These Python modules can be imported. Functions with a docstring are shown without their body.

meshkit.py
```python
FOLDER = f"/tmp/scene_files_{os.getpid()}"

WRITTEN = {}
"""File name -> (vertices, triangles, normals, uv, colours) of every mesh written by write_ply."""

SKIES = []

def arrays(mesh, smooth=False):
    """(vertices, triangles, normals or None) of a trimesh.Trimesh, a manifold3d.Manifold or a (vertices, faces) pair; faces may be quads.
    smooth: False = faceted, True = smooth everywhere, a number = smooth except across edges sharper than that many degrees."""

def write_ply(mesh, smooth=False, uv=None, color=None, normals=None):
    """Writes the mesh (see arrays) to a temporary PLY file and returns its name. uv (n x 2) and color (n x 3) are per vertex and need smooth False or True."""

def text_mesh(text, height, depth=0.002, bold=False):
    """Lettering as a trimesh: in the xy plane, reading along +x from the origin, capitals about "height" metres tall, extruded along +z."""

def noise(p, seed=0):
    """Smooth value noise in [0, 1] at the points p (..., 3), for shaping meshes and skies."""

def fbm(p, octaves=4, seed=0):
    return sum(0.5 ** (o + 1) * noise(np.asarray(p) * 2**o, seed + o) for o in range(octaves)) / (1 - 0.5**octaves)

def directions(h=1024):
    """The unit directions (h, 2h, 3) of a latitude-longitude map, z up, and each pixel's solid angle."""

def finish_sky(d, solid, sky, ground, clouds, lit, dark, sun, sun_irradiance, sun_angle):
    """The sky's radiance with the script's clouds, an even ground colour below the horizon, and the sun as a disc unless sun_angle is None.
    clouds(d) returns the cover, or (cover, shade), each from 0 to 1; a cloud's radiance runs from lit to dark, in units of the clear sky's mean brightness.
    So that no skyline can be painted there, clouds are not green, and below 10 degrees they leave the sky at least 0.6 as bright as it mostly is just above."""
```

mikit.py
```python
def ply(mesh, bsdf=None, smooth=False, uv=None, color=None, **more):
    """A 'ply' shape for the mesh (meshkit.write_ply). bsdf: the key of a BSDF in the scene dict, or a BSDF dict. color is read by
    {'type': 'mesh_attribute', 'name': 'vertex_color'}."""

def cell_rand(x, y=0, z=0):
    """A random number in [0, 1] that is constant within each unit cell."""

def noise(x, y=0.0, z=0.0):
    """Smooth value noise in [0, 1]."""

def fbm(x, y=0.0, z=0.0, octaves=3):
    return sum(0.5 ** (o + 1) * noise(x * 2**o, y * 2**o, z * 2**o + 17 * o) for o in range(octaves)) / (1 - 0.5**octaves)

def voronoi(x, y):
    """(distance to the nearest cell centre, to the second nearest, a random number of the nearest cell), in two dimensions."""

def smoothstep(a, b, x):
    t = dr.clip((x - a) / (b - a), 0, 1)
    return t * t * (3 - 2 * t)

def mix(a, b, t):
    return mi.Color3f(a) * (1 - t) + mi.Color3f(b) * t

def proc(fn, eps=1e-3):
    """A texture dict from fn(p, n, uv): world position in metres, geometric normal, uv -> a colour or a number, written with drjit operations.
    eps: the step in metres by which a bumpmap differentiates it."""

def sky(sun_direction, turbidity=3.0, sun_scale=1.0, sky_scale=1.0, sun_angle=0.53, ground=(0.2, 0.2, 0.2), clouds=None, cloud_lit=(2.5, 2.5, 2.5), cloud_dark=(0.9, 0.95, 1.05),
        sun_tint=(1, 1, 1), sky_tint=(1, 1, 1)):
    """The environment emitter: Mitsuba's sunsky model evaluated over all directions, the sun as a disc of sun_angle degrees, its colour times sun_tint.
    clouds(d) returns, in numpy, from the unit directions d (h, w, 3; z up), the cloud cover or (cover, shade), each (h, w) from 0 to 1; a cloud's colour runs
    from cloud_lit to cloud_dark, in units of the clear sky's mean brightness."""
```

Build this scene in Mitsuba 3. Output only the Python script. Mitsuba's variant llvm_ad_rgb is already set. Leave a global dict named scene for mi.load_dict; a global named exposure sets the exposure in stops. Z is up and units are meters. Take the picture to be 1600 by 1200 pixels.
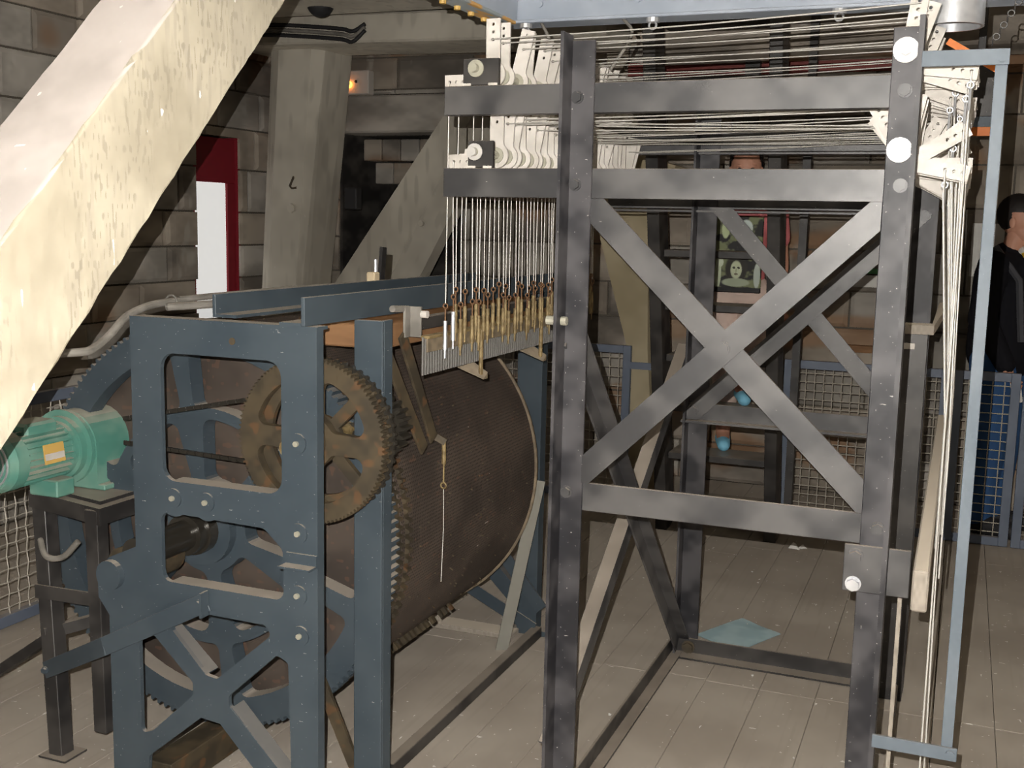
import math, random
import numpy as np, trimesh, manifold3d as m3, drjit as dr, mitsuba as mi, mikit, meshkit
from shapely.geometry import Polygon, Point, box as sbox, LineString
from shapely.ops import unary_union
from shapely import affinity
from mikit import noise, fbm, smoothstep, mix, proc

rng = np.random.default_rng(7); random.seed(7)
T = mi.ScalarTransform4f
scene, labels = {}, {}

# ---------------------------------------------------------------- camera, light, exposure
YAW, PITCH, ROLL, FPX, EYE = 0.378644, 0.1430208, 0.0213108, 1753.5, np.array([0, 0, 1.6])
fwd = np.array([-math.sin(YAW) * math.cos(PITCH), math.cos(YAW) * math.cos(PITCH), -math.sin(PITCH)])
rt = np.cross(fwd, [0, 0, 1]); rt /= np.linalg.norm(rt); dn = np.cross(fwd, rt)
rt, dn = rt * math.cos(ROLL) - dn * math.sin(ROLL), rt * math.sin(ROLL) + dn * math.cos(ROLL)
scene['camera'] = {'type': 'perspective', 'fov': math.degrees(2 * math.atan(800 / FPX)), 'fov_axis': 'x', 'near_clip': 0.05,
                   'to_world': T().look_at(origin=EYE.tolist(), target=(EYE + fwd).tolist(), up=(-dn).tolist())}
flash = EYE - 0.040 * rt - 0.050 * dn
scene['camera_flash'] = {'type': 'point', 'position': flash.tolist(), 'intensity': {'type': 'rgb', 'value': [46.0, 43.8, 40.7]}}
scene['daylight'] = {'type': 'constant', 'radiance': {'type': 'rgb', 'value': [0.075, 0.071, 0.066]}}
exposure = 0.0

# ---------------------------------------------------------------- materials
DUST = (0.40, 0.345, 0.285)
def paint(c1, c2, sc, dust=0.8, spots=0.0, streak=0.0):
    def fn(p, n, uv):
        a = fbm(p.x * sc, p.y * sc, p.z * sc, 3)
        c = mix(c1, c2, smoothstep(0.32, 0.68, a))
        if streak: c = mix(c, tuple(x * 0.6 for x in c1), streak * smoothstep(0.55, 0.75, fbm(p.x * 30, p.y * 30, p.z * 3, 2)))
        if spots: c = mix(c, (0.5, 0.48, 0.45), spots * smoothstep(0.958, 0.975, noise(p.x * 150, p.y * 150, p.z * 150)))
        if dust: c = mix(c, DUST, dust * smoothstep(0.55, 0.95, n.z) * (0.6 + 0.4 * a))
        return c
    return fn
def mat(name, col, rough=0.6, metallic=0.0, bump=None, bscale=0.002, spec=0.4, **k):
    c = {'type': 'rgb', 'value': list(col)} if isinstance(col, (tuple, list)) else proc(col)
    b = {'type': 'principled', 'base_color': c, 'roughness': rough, 'metallic': metallic, 'specular': spec, **k}
    if bump: b = {'type': 'bumpmap', 'arbitrary': proc(bump), 'scale': bscale, 'bsdf': b}
    scene['mat_' + name] = {'type': 'twosided', 'bsdf': b}
    return 'mat_' + name

BLUE = mat('blue_paint', paint((0.035, 0.049, 0.062), (0.045, 0.060, 0.073), 6, 0.8, 0.4), 0.5)
LBLUE = mat('light_blue_paint', paint((0.095, 0.117, 0.140), (0.122, 0.144, 0.167), 5, 0.25, 0.2), 0.55, spec=0.2)
BBLUE = mat('overhead_blue_paint', paint((0.243, 0.279, 0.333), (0.297, 0.333, 0.387), 5, 0.25, 0.3), 0.45)
FBLUE = mat('fence_paint', paint((0.10, 0.125, 0.175), (0.13, 0.155, 0.205), 5, 0.5, 0.1), 0.55)
BLACK = mat('black_paint', paint((0.023, 0.023, 0.025), (0.068, 0.066, 0.066), 8, 0.8, 0.5), 0.45, spec=0.5)
POST = mat('black_gloss_paint', paint((0.014, 0.014, 0.017), (0.056, 0.054, 0.058), 10, 0.8, 0.6), 0.5, spec=0.3)
DARK = mat('dark_steel', paint((0.020, 0.019, 0.019), (0.045, 0.042, 0.04), 9, 0.7, 0.25), 0.45)
def conc(p, n, uv):
    a = fbm(p.x * 3, p.y * 3, p.z * 2, 4); b = noise(p.x * 26, p.y * 26, p.z * 5)
    c = mix((0.403, 0.375, 0.319), (0.549, 0.515, 0.442), smoothstep(0.3, 0.7, a))
    c = mix(c, (0.258, 0.241, 0.202), 0.3 * smoothstep(0.62, 0.8, b))
    return mix(c, (0.50, 0.48, 0.44), smoothstep(0.94, 0.96, noise(p.x * 42, p.y * 42, p.z * 18)) * 0.5)
CONC = mat('concrete', conc, 0.9, bump=lambda p, n, uv: fbm(p.x * 22, p.y * 22, p.z * 14, 3), bscale=0.004, spec=0.2)
def beamc(p, n, uv):
    side = smoothstep(0.6, 0.8, n.x)
    a = fbm(p.x * 6, p.y * 5, p.z * 5, 4); st = noise(p.y * 95 + p.x * 40, p.z * 9, p.x * 60)
    rough = mix((0.360, 0.324, 0.248), (0.477, 0.436, 0.342), smoothstep(0.3, 0.68, a))
    rough = mix(rough, (0.297, 0.266, 0.207), 0.7 * smoothstep(0.64, 0.80, noise(p.y * 210, p.z * 52, 3.0)) * smoothstep(0.42, 0.62, fbm(p.y * 11, p.z * 7, 2.0, 2)))
    rough = mix(rough, (0.360, 0.324, 0.261), 0.4 * smoothstep(0.55, 0.75, st) * smoothstep(0.4, 0.6, a))
    top = mix((0.450, 0.410, 0.383), (0.57, 0.52, 0.49), smoothstep(0.3, 0.7, a))
    c = mix(top, rough, side)
    sp = smoothstep(0.955, 0.965, noise(p.y * 45 + 3, p.z * 22, p.x * 45))
    return mix(c, (0.82, 0.80, 0.76), sp * 0.8)
BEAMC = mat('brace_concrete', beamc, 0.9, bump=lambda p, n, uv: fbm(p.x * 30, p.y * 60, p.z * 16, 3), bscale=0.003, spec=0.2)
def stonefn(c1, c2):
    def fn(p, n, uv):
        a = fbm(p.x * 4, p.y * 4, p.z * 6, 4); b = fbm(p.x * 1.1 + 5, p.y * 1.1, p.z * 1.1, 2)
        c = mix(c1, c2, smoothstep(0.3, 0.7, a))
        c = mix(c, (0.07, 0.064, 0.055), 0.5 * smoothstep(0.5, 0.68, b))
        c = mix(c, (0.30, 0.14, 0.05), 0.5 * smoothstep(0.66, 0.8, noise(p.x * 3 + 9, p.y * 3, p.z * 4)))
        return mix(c, (0.45, 0.43, 0.38), 0.5 * smoothstep(0.7, 0.8, fbm(p.x * 9, p.y * 9, p.z * 3, 3)))
    return fn
sb = lambda p, n, uv: fbm(p.x * 17, p.y * 17, p.z * 17, 3)
STONES = [mat('stone_brown', stonefn((0.280, 0.240, 0.198), (0.443, 0.389, 0.322)), 0.95, bump=sb, bscale=0.012, spec=0.1),
          mat('stone_grey', stonefn((0.299, 0.280, 0.249), (0.500, 0.469, 0.422)), 0.95, bump=sb, bscale=0.012, spec=0.1),
          mat('stone_dark', stonefn((0.164, 0.148, 0.129), (0.337, 0.298, 0.256)), 0.95, bump=sb, bscale=0.012, spec=0.1)]
MORTAR = mat('mortar', (0.13, 0.115, 0.095), 0.95, spec=0.1)
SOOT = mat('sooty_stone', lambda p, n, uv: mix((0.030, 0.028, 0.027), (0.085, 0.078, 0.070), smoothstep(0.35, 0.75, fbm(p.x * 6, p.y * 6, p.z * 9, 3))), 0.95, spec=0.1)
def boardfn(p, n, uv):
    i = dr.floor(p.x / 0.19 + 0.05); r = mikit.cell_rand(i, dr.floor(p.y / 1.9), 3)
    a = fbm(p.x * 3, p.y * 3, 0.0, 4); g = noise(p.x * 70, p.y * 4, r * 20)
    c = mix((0.299, 0.262, 0.222), (0.378, 0.339, 0.290), smoothstep(0.25, 0.75, a) * 0.88 + r * 0.12)
    c = mix(c, (0.17, 0.145, 0.115), 0.10 * smoothstep(0.6, 0.85, g))
    return mix(c, (0.72, 0.70, 0.66), 0.7 * smoothstep(0.955, 0.965, noise(p.x * 60, p.y * 60, 4.0)))
BOARD = mat('floorboard', boardfn, 0.9, spec=0.15)
def rustfn(p, n, uv):
    a = fbm(p.x * 16, p.y * 16, p.z * 16, 3)
    c = mix((0.036, 0.029, 0.019), (0.066, 0.050, 0.029), smoothstep(0.3, 0.7, a))
    return mix(c, (0.14, 0.062, 0.022), 0.45 * smoothstep(0.62, 0.78, fbm(p.x * 30 + 4, p.y * 30, p.z * 30, 2)))
RUST = mat('rusty_iron', rustfn, 0.65, 0.1)
DXC, DZC, DR = -1.976, 0.711, 0.583
def drumfn(p, n, uv):
    an = dr.atan2(p.z - DZC, p.x - DXC) * DR / 0.0105; v = p.y / 0.0105
    fx, fy = an - dr.floor(an) - 0.5, v - dr.floor(v) - 0.5
    h = 1 - smoothstep(0.22, 0.34, dr.sqrt(fx * fx + fy * fy))
    a = fbm(p.x * 7, p.y * 7, p.z * 7, 3)
    c = mix((0.045, 0.035, 0.029), (0.075, 0.058, 0.047), smoothstep(0.3, 0.7, a))
    c = mix(c, (0.16, 0.075, 0.042), 0.3 * smoothstep(0.75, 0.85, noise(p.x * 60, p.y * 60, p.z * 60)))
    c = mix(c, (0.55, 0.5, 0.45), 0.6 * smoothstep(0.965, 0.975, noise(p.x * 70, p.y * 55, p.z * 55)))
    return mix(c, (0.018, 0.013, 0.011), 0.8 * h)
DRUM = mat('drum_iron', drumfn, 0.7, 0.1)
CREAM = mat('cream_paint', paint((0.423, 0.396, 0.360), (0.513, 0.486, 0.450), 14, 0.0), 0.6)
WIRE = mat('wire_steel', (0.495, 0.482, 0.450), 0.4, 0.15)
XWIRE = mat('cross_wire_steel', (0.30, 0.29, 0.265), 0.4, 0.15)
WASH = mat('washer_steel', (0.414, 0.405, 0.387), 0.4, 0.1)
GALV = mat('galvanised', paint((0.42, 0.43, 0.45), (0.52, 0.53, 0.55), 25, 0.0), 0.35, 0.6)
BUSH = mat('bushing', (0.33, 0.32, 0.26), 0.5, 0.3)
BRASS = mat('tarnished_brass', paint((0.13, 0.092, 0.04), (0.23, 0.17, 0.08), 60, 0.2), 0.6, 0.2)
RUSTHOOK = mat('rusty_hook', (0.13, 0.068, 0.032), 0.7, 0.1)
LEAD = mat('brown_lead', paint((0.12, 0.095, 0.065), (0.19, 0.15, 0.10), 30, 0.4), 0.7)
TIMBER = mat('brown_timber', lambda p, n, uv: mix((0.15, 0.075, 0.034), (0.25, 0.135, 0.062), fbm(p.x * 14, p.y * 4, p.z * 50, 3)), 0.75)
PALEWOOD = mat('pale_wood', lambda p, n, uv: mix(mix((0.22, 0.195, 0.165), (0.33, 0.295, 0.25), noise(p.x * 160, p.y * 3, p.z * 60)), (0.52, 0.46, 0.38), smoothstep(0.6, 0.95, n.z)), 0.85, spec=0.15)
TEAL = mat('teal_paint', paint((0.072, 0.205, 0.165), (0.135, 0.255, 0.205), 12, 0.9, 0.15), 0.4)
OCHRE = mat('ochre_plate', (0.50, 0.32, 0.09), 0.5)
RED = mat('red_paint', (0.22, 0.012, 0.022), 0.6)
MESHW = mat('galvanised_mesh', (0.46, 0.43, 0.37), 0.6, 0.2)
CABLE = mat('grey_conduit', paint((0.12, 0.113, 0.10), (0.19, 0.178, 0.16), 20, 0.25), 0.7)
RUBBER = mat('black_rubber', (0.02, 0.02, 0.022), 0.6)
ORANGE = mat('orange_paint', (0.55, 0.14, 0.012), 0.5)
SKIN = mat('skin', (0.50, 0.255, 0.175), 0.55)
HAIR = mat('dark_hair', (0.014, 0.011, 0.010), 0.6)
JACKET = mat('black_cloth', (0.010, 0.010, 0.013), 0.9, spec=0.1)
JEANS = mat('blue_denim', (0.035, 0.085, 0.20), 0.9, spec=0.1)
WHITE = mat('white_cloth', (0.62, 0.61, 0.58), 0.8)
PINK = mat('pink_cloth', (0.55, 0.16, 0.17), 0.85)
PALEPINK = mat('pale_pink_cloth', (0.58, 0.45, 0.39), 0.85)
SHOE = mat('light_blue_shoe', (0.20, 0.50, 0.68), 0.6)
YELLOW = mat('yellow_lanyard', (0.62, 0.40, 0.03), 0.6)
SHEET = mat('blue_sheet', paint((0.34, 0.48, 0.52), (0.42, 0.56, 0.59), 12, 0.0), 0.5)
GREASE = mat('greasy_steel', (0.030, 0.027, 0.022), 0.2, 0.3, spec=0.8)

# ---------------------------------------------------------------- helpers
def cat_(ms):
    return trimesh.util.concatenate([m for m in ms])
def tm(man):
    k = man.to_mesh(); return trimesh.Trimesh(np.array(k.vert_properties[:, :3]), np.array(k.tri_verts), process=False)
def hullm(pts):
    return tm(m3.Manifold.hull_points(np.asarray(pts, float)))
def box(x0, x1, y0, y1, z0, z1, c=0.0):
    if c <= 0:
        return trimesh.creation.box(bounds=[(min(x0, x1), min(y0, y1), min(z0, z1)), (max(x0, x1), max(y0, y1), max(z0, z1))])
    P = []
    for sx in (0, 1):
        for sy in (0, 1):
            for sz in (0, 1):
                x, y, z = (x0, x1)[sx], (y0, y1)[sy], (z0, z1)[sz]
                dx, dy, dz = (c, -c)[sx], (c, -c)[sy], (c, -c)[sz]
                P += [(x + dx, y + dy, z), (x + dx, y, z + dz), (x, y + dy, z + dz)]
    return hullm(P)
def frame3(d, up):
    d = d / np.linalg.norm(d); s = np.cross(d, up); s /= np.linalg.norm(s); return d, s, np.cross(s, d)
def bar(p, q, w, h, up=(0, 0, 1), c=0.0):
    "rectangular bar from p to q, w across (along cross(d, up)), h along up"
    p, q = np.array(p, float), np.array(q, float); d, s, u = frame3(q - p, np.array(up, float)); L = np.linalg.norm(q - p)
    b = box(0, L, -w / 2, w / 2, -h / 2, h / 2, c)
    M = np.eye(4); M[:3, 0], M[:3, 1], M[:3, 2], M[:3, 3] = d, -s, u, p
    M[:3, 1] = np.cross(u, d); b.apply_transform(M); return b
def cyl(p, q, r, n=20, r2=None):
    p, q = np.array(p, float), np.array(q, float); d = q - p; L = np.linalg.norm(d); d /= L
    m = tm(m3.Manifold.cylinder(L, r, r if r2 is None else r2, n))
    a = np.array([1, 0, 0]) if abs(d[0]) < 0.9 else np.array([0, 1, 0]); s = np.cross(a, d); s /= np.linalg.norm(s)
    M = np.eye(4); M[:3, 0], M[:3, 1], M[:3, 2], M[:3, 3] = s, np.cross(d, s), d, p
    m.apply_transform(M); return m
def tube(pts, r, n=8):
    pts = np.array(pts, float); k = len(pts); V, F = [], []
    ref = None
    for i in range(k):
        d = pts[min(i + 1, k - 1)] - pts[max(i - 1, 0)]; d /= np.linalg.norm(d)
        if ref is None: ref = np.array([0, 0, 1.0]) if abs(d[2]) < 0.9 else np.array([1.0, 0, 0])
        s = np.cross(d, ref); s /= np.linalg.norm(s); u = np.cross(s, d); ref = u
        for j in range(n):
            t = 2 * math.pi * j / n; V.append(pts[i] + r * (math.cos(t) * s + math.sin(t) * u))
    for i in range(k - 1):
        for j in range(n):
            a, b = i * n + j, i * n + (j + 1) % n; F += [(a, b, b + n), (a, b + n, a + n)]
    for e, rev in ((0, True), (k - 1, False)):
        for j in range(1, n - 1):
            f = (e * n, e * n + j, e * n + j + 1); F.append(f[::-1] if rev else f)
    m = trimesh.Trimesh(V, F, process=False)
    if m.volume < 0: m.invert()
    return m
def spline(pts, n=8):
    P = np.array(pts, float); P = np.vstack([2 * P[0] - P[1], P, 2 * P[-1] - P[-2]]); out = []
    for i in range(1, len(P) - 2):
        for t in np.linspace(0, 1, n, endpoint=False):
            a, b, c, d = P[i - 1:i + 3]
            out.append(0.5 * (2 * b + (c - a) * t + (2 * a - 5 * b + 4 * c - d) * t * t + (3 * b - a - 3 * c + d) * t ** 3))
    return np.array(out + [P[-2]])
def extr(poly, h):
    ps = list(poly.geoms) if hasattr(poly, 'geoms') else [poly]; rings = []
    for p in ps:
        rings.append(np.array(p.exterior.coords)[:-1]); rings += [np.array(r.coords)[:-1] for r in p.interiors]
    return tm(m3.CrossSection(rings, m3.FillRule.EvenOdd).extrude(h))
def plate_xz(poly, y0, y1):
    "(x,z) polygon, thickness from y0 to y1"
    m = extr(poly, y1 - y0); v = m.vertices; m.vertices = np.stack([v[:, 0], v[:, 2] + y0, v[:, 1]], 1); m.invert(); return m
def plate_xy(poly, z0, z1):
    m = extr(poly, z1 - z0); m.vertices = m.vertices + [0, 0, z0]; return m
def plate_yz(poly, x0, x1):
    m = extr(poly, x1 - x0); v = m.vertices; m.vertices = np.stack([v[:, 2] + x0, v[:, 0], v[:, 1]], 1); return m
def hexbolt(x, y, z, r=0.011, h=0.01, face=-1):
    "bolt head whose axis is along Y, washer behind"
    return cat_([cyl((x, y, z), (x, y + face * 0.003, z), r * 1.25, 16), cyl((x, y, z), (x, y + face * h, z), r, 6)])
def torus(c, R, r, ax=1, n=14, k=6):
    a = np.linspace(0, 2 * math.pi, n + 1); pts = np.zeros((n + 1, 3)); i, j = [(1, 2), (0, 2), (0, 1)][ax]
    pts[:, i], pts[:, j] = np.cos(a) * R, np.sin(a) * R
    return tube(pts + np.array(c), r, k)
def rounded(poly, r):
    return poly.buffer(-r).buffer(r, 6)
taken = {}
def uniq(key):
    if key not in taken: taken[key] = 0; return key
    taken[key] += 1; return f'{key}_{taken[key]:03d}'
def put(name, mesh, m, parent=None, label=None, smooth=False, kind=None):
    "one part (or one-mesh thing) of the scene"
    key = uniq(f'{parent}__{name}' if parent else name)
    scene[key] = mikit.ply(mesh, m, smooth)
    if label or kind:
        labels[key] = {}
        if label: labels[key]['label'] = label
        if kind: labels[key]['kind'] = kind
    return key
def thing(name, label, cat, group=None, kind=None):
    key = uniq(name); labels[key] = {'label': label, 'category': cat}
    if group: labels[key]['group'] = group
    return key
def solo(name, mesh, m, label, cat, group=None, smooth=False, kind=None):
    key = put(name, mesh, m, None, None, smooth); labels[key] = {'label': label, 'category': cat}
    if group: labels[key]['group'] = group
    if kind: labels[key]['kind'] = kind
    return key
def struct(name, mesh, m, label):
    key = put(name, mesh, m); labels[key] = {'label': label, 'kind': 'structure'}; return key

# ---------------------------------------------------------------- the setting
XL, YB, ZC, XR = -4.5, 7.0, 2.85, 2.6
struct('floor', box(XL - .3, XR, -0.6, YB + 1.4, -0.2, -0.03), MORTAR, 'dusty wooden plank floor of the tower room')
x = XL - 0.19 * 0.2
x = -0.367 - 0.19 * 22
while x < XR - 0.2:
    cuts = [-0.6] + sorted([2.0 + rng.uniform(-.4, .2), 3.8 + rng.uniform(-.015, .015), 5.6 + rng.uniform(-.3, .3)]) + [YB - 0.01]
    for a, b in zip(cuts[:-1], cuts[1:]):
        h = rng.uniform(-0.001, 0.0)
        put('board', box(x + 0.0012, x + 0.1888, a + 0.002, b - 0.002, -0.03, h, 0.0012), BOARD, 'floor')
    x += 0.19

def wall(key, label, u0, u1, v0, v1, holes, to3, seed):
    "courses of stone blocks over a mortar backing; u along the wall, v up; holes: (u0,u1,v0,v1)"
    r = np.random.default_rng(seed); P = sbox(u0, v0, u1, v1)
    for h in holes: P = P.difference(sbox(h[0], h[2], h[1], h[3]))
    k = struct(key, to3(P, 0.0, 0.25), MORTAR, label)
    v = v0
    while v < v1 - 0.05:
        hh = min(r.uniform(0.20, 0.29), v1 - v); u = u0 - r.uniform(0, 0.3)
        while u < u1:
            ww = r.uniform(0.32, 0.62); a, b = max(u, u0), min(u + ww, u1)
            for q in [sbox(a + 0.006, v + 0.006, b - 0.006, v + hh - 0.006)] if b - a > 0.06 else []:
                for h in holes: q = q.difference(sbox(h[0], h[2], h[1], h[3]))
                if q.is_empty or q.area < 0.004: continue
                gs = [g for g in (q.geoms if hasattr(q, 'geoms') else [q])]
                for g in gs:
                    if g.area < 0.004: continue
                    c = g.bounds; o = r.uniform(0.018, 0.04); s = r.uniform(-0.006, 0.006, 8)
                    if len(g.exterior.coords) == 5:
                        base = np.array([(c[0], c[1]), (c[2], c[1]), (c[2], c[3]), (c[0], c[3])]); ce = base.mean(0)
                        front = ce + (base - ce) * (1 - 0.022 / np.maximum(np.abs(base - ce), 0.03)) + s.reshape(4, 2) * 0.6
                        mesh = to3.hull(base, front, o)
                    else:
                        mesh = to3(g, -o, 0.0)
                    put('stone', mesh, STONES[r.choice(3, p=[0.4, 0.38, 0.22])], k)
            u += ww
        v += hh
    return k
def back(poly, d0, d1): return plate_xz(poly, YB + d0, YB + d1)
back.hull = lambda b, f, o: hullm([(p[0], YB, p[1]) for p in b] + [(p[0], YB - o * .6, p[1]) for p in b] + [(p[0], YB - o, p[1]) for p in f])
def left(poly, d0, d1): return plate_yz(poly, XL - d1, XL - d0)
left.hull = lambda b, f, o: hullm([(XL, p[0], p[1]) for p in b] + [(XL + o * .6, p[0], p[1]) for p in b] + [(XL + o, p[0], p[1]) for p in f])
def right(poly, d0, d1): return plate_yz(poly, XR + d0, XR + d1)
right.hull = lambda b, f, o: hullm([(XR, p[0], p[1]) for p in b] + [(XR - o * .6, p[0], p[1]) for p in b] + [(XR - o, p[0], p[1]) for p in f])
RX0, RX1, RZ1 = -4.12, -3.16, 2.19
wall('wall_back', 'back wall of rough brown and grey stone blocks', XL, XR, 0.0, ZC, [(RX0, RX1, 0.9, RZ1 + 0.26)], back, 1)
wall('wall_left', 'left wall of rough stone blocks behind the concrete leg', 0.4, YB, 0.0, ZC, [(5.86, 6.325, 0.75, 2.11)], left, 2)
wall('wall_right', 'right wall of stone blocks', 1.5, YB, 0.0, ZC, [], right, 3)
# deep recess under a stone lintel in the back wall
put('recess', cat_([box(RX0, RX0 + .02, YB, YB + 1.2, .9, RZ1), box(RX1 - .02, RX1, YB, YB + 1.2, .9, RZ1), box(RX0, RX1, YB + 1.18, YB + 1.2, .9, RZ1), box(RX0, RX1, YB, YB + 1.2, .88, .9),
                    box(RX0, RX1, YB + .2, YB + 1.2, RZ1, RZ1 + .02)]), SOOT, 'wall_back', 'sooty dark recess')
put('lintel', box(RX0 - .0, RX1 + .0, YB - 0.06, YB + 0.25, RZ1, RZ1 + .25, 0.012), STONES[1], 'wall_back', 'long pale stone lintel')
for q in range(2):
    for i in range(6):
        put('brick', box(RX0 + .03 + i * .15 + .03 * q, RX0 + .172 + i * .15 + .03 * q, YB + .28 + .12 * q, YB + .4 + .12 * q, RZ1 - .17 - .16 * q, RZ1 - .02 - .16 * q, .006), STONES[(i * 2 + q) % 3], 'wall_back')
struct('ceiling', box(XL - .3, XR, 0.4, YB + .3, ZC, ZC + .2), CONC, 'grey concrete ceiling')
k = struct('window_1', cat_([box(XL - .3, XL - .24, 5.86, 6.36, 0.75, 2.11), box(XL - .26, XL + .0, 5.855, 5.868, .75, 2.11), box(XL - .26, XL + .0, 6.32, 6.345, .75, 2.11)]), RED, 'narrow bright window slit in a dark red board surround')
put('frame', cat_([box(XL - .24, XL - .02, 5.868, 6.32, 1.815, 2.10, .004), box(XL - .24, XL - .02, 6.235, 6.32, .76, 1.815, .004)]), RED, k)
pane = put('pane', box(XL - .04, XL - .035, 5.87, 6.235, .76, 1.815), WHITE, k, 'bright frosted pane')
scene[pane]['emitter'] = {'type': 'area', 'radiance': {'type': 'rgb', 'value': [0.56, 0.56, 0.545]}}

# ---------------------------------------------------------------- concrete members
def prism(P, Q, w, up):  # square section with corners in list w (a along side, b along up)
    p, q = np.array(P, float), np.array(Q, float); d, s, u = frame3(q - p, np.array(up, float))
    return hullm([e + a * s + b * u for e in (p, q) for a, b in w])
# foreground leg: right face in the plane X = -1.6, sloping 45 degrees in the YZ plane
dv = np.array([0, .70, .714]); nv = np.array([0, .714, -.70]); R0 = np.array([-1.6, 2.036, 2.054])
def legpt(t, n, x): return R0 * [0, 1, 1] + dv * t + nv * n + [x, 0, 0]
ts = np.linspace(-2.75, 1.05, 90); V, F = [], []
for t in ts:
    j = lambda: rng.normal(0, 0.0012)
    for n, xx in ((0.0, -1.815), (-0.004, -1.71), (0.0, -1.606), (0.006, -1.6), (0.125, -1.598), (0.244, -1.6), (0.25, -1.606), (0.25, -1.815)):
        V.append(legpt(t, n + j(), xx + j()))
m_ = 8
for i in range(len(ts) - 1):
    for jx in range(m_):
        a, b = i * m_ + jx, i * m_ + (jx + 1) % m_; F += [(a, a + m_, b + m_), (a, b + m_, b)]
for e, rv in ((0, 0), (len(ts) - 1, 1)):
    for jx in range(1, m_ - 1):
        f = (e * m_, e * m_ + jx, e * m_ + jx + 1); F.append(f[::-1] if rv else f)
leg = trimesh.Trimesh(V, F, process=False)
if leg.volume < 0: leg.invert()
solo('concrete_brace', leg, BEAMC, 'thick pale concrete brace slanting across the upper left foreground', 'beam', smooth=25)
YC = 6.35
def slant(pxz, y0, y1): return plate_xz(Polygon(pxz), y0, y1)
col = hullm([(-4.22, 6.33, 2.85), (-4.11, 6.25, 2.85), (-3.87, 6.25, 2.85), (-3.81, 6.33, 2.85), (-3.785, 6.62, 2.85), (-4.22, 6.62, 2.85),
             (-4.39, 6.33, 0), (-4.30, 6.25, 0), (-4.10, 6.25, 0), (-4.08, 6.33, 0), (-4.10, 6.62, 0), (-4.39, 6.62, 0)])
kc = solo('concrete_column', col, CONC, 'leaning grey concrete column with chamfered corners beside the red window', 'column')
put('bent_nail', tube([(-4.02, 6.25, 1.86), (-4.04, 6.235, 1.80), (-4.01, 6.21, 1.785), (-3.985, 6.225, 1.79)], .007, 6), RUST, kc, 'rusty bent nail')
put('bolt', hexbolt(-4.03, 6.255, 1.66, .03, .03), CONC, kc)
d_ = np.array([.695, 1.0]); 
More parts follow.
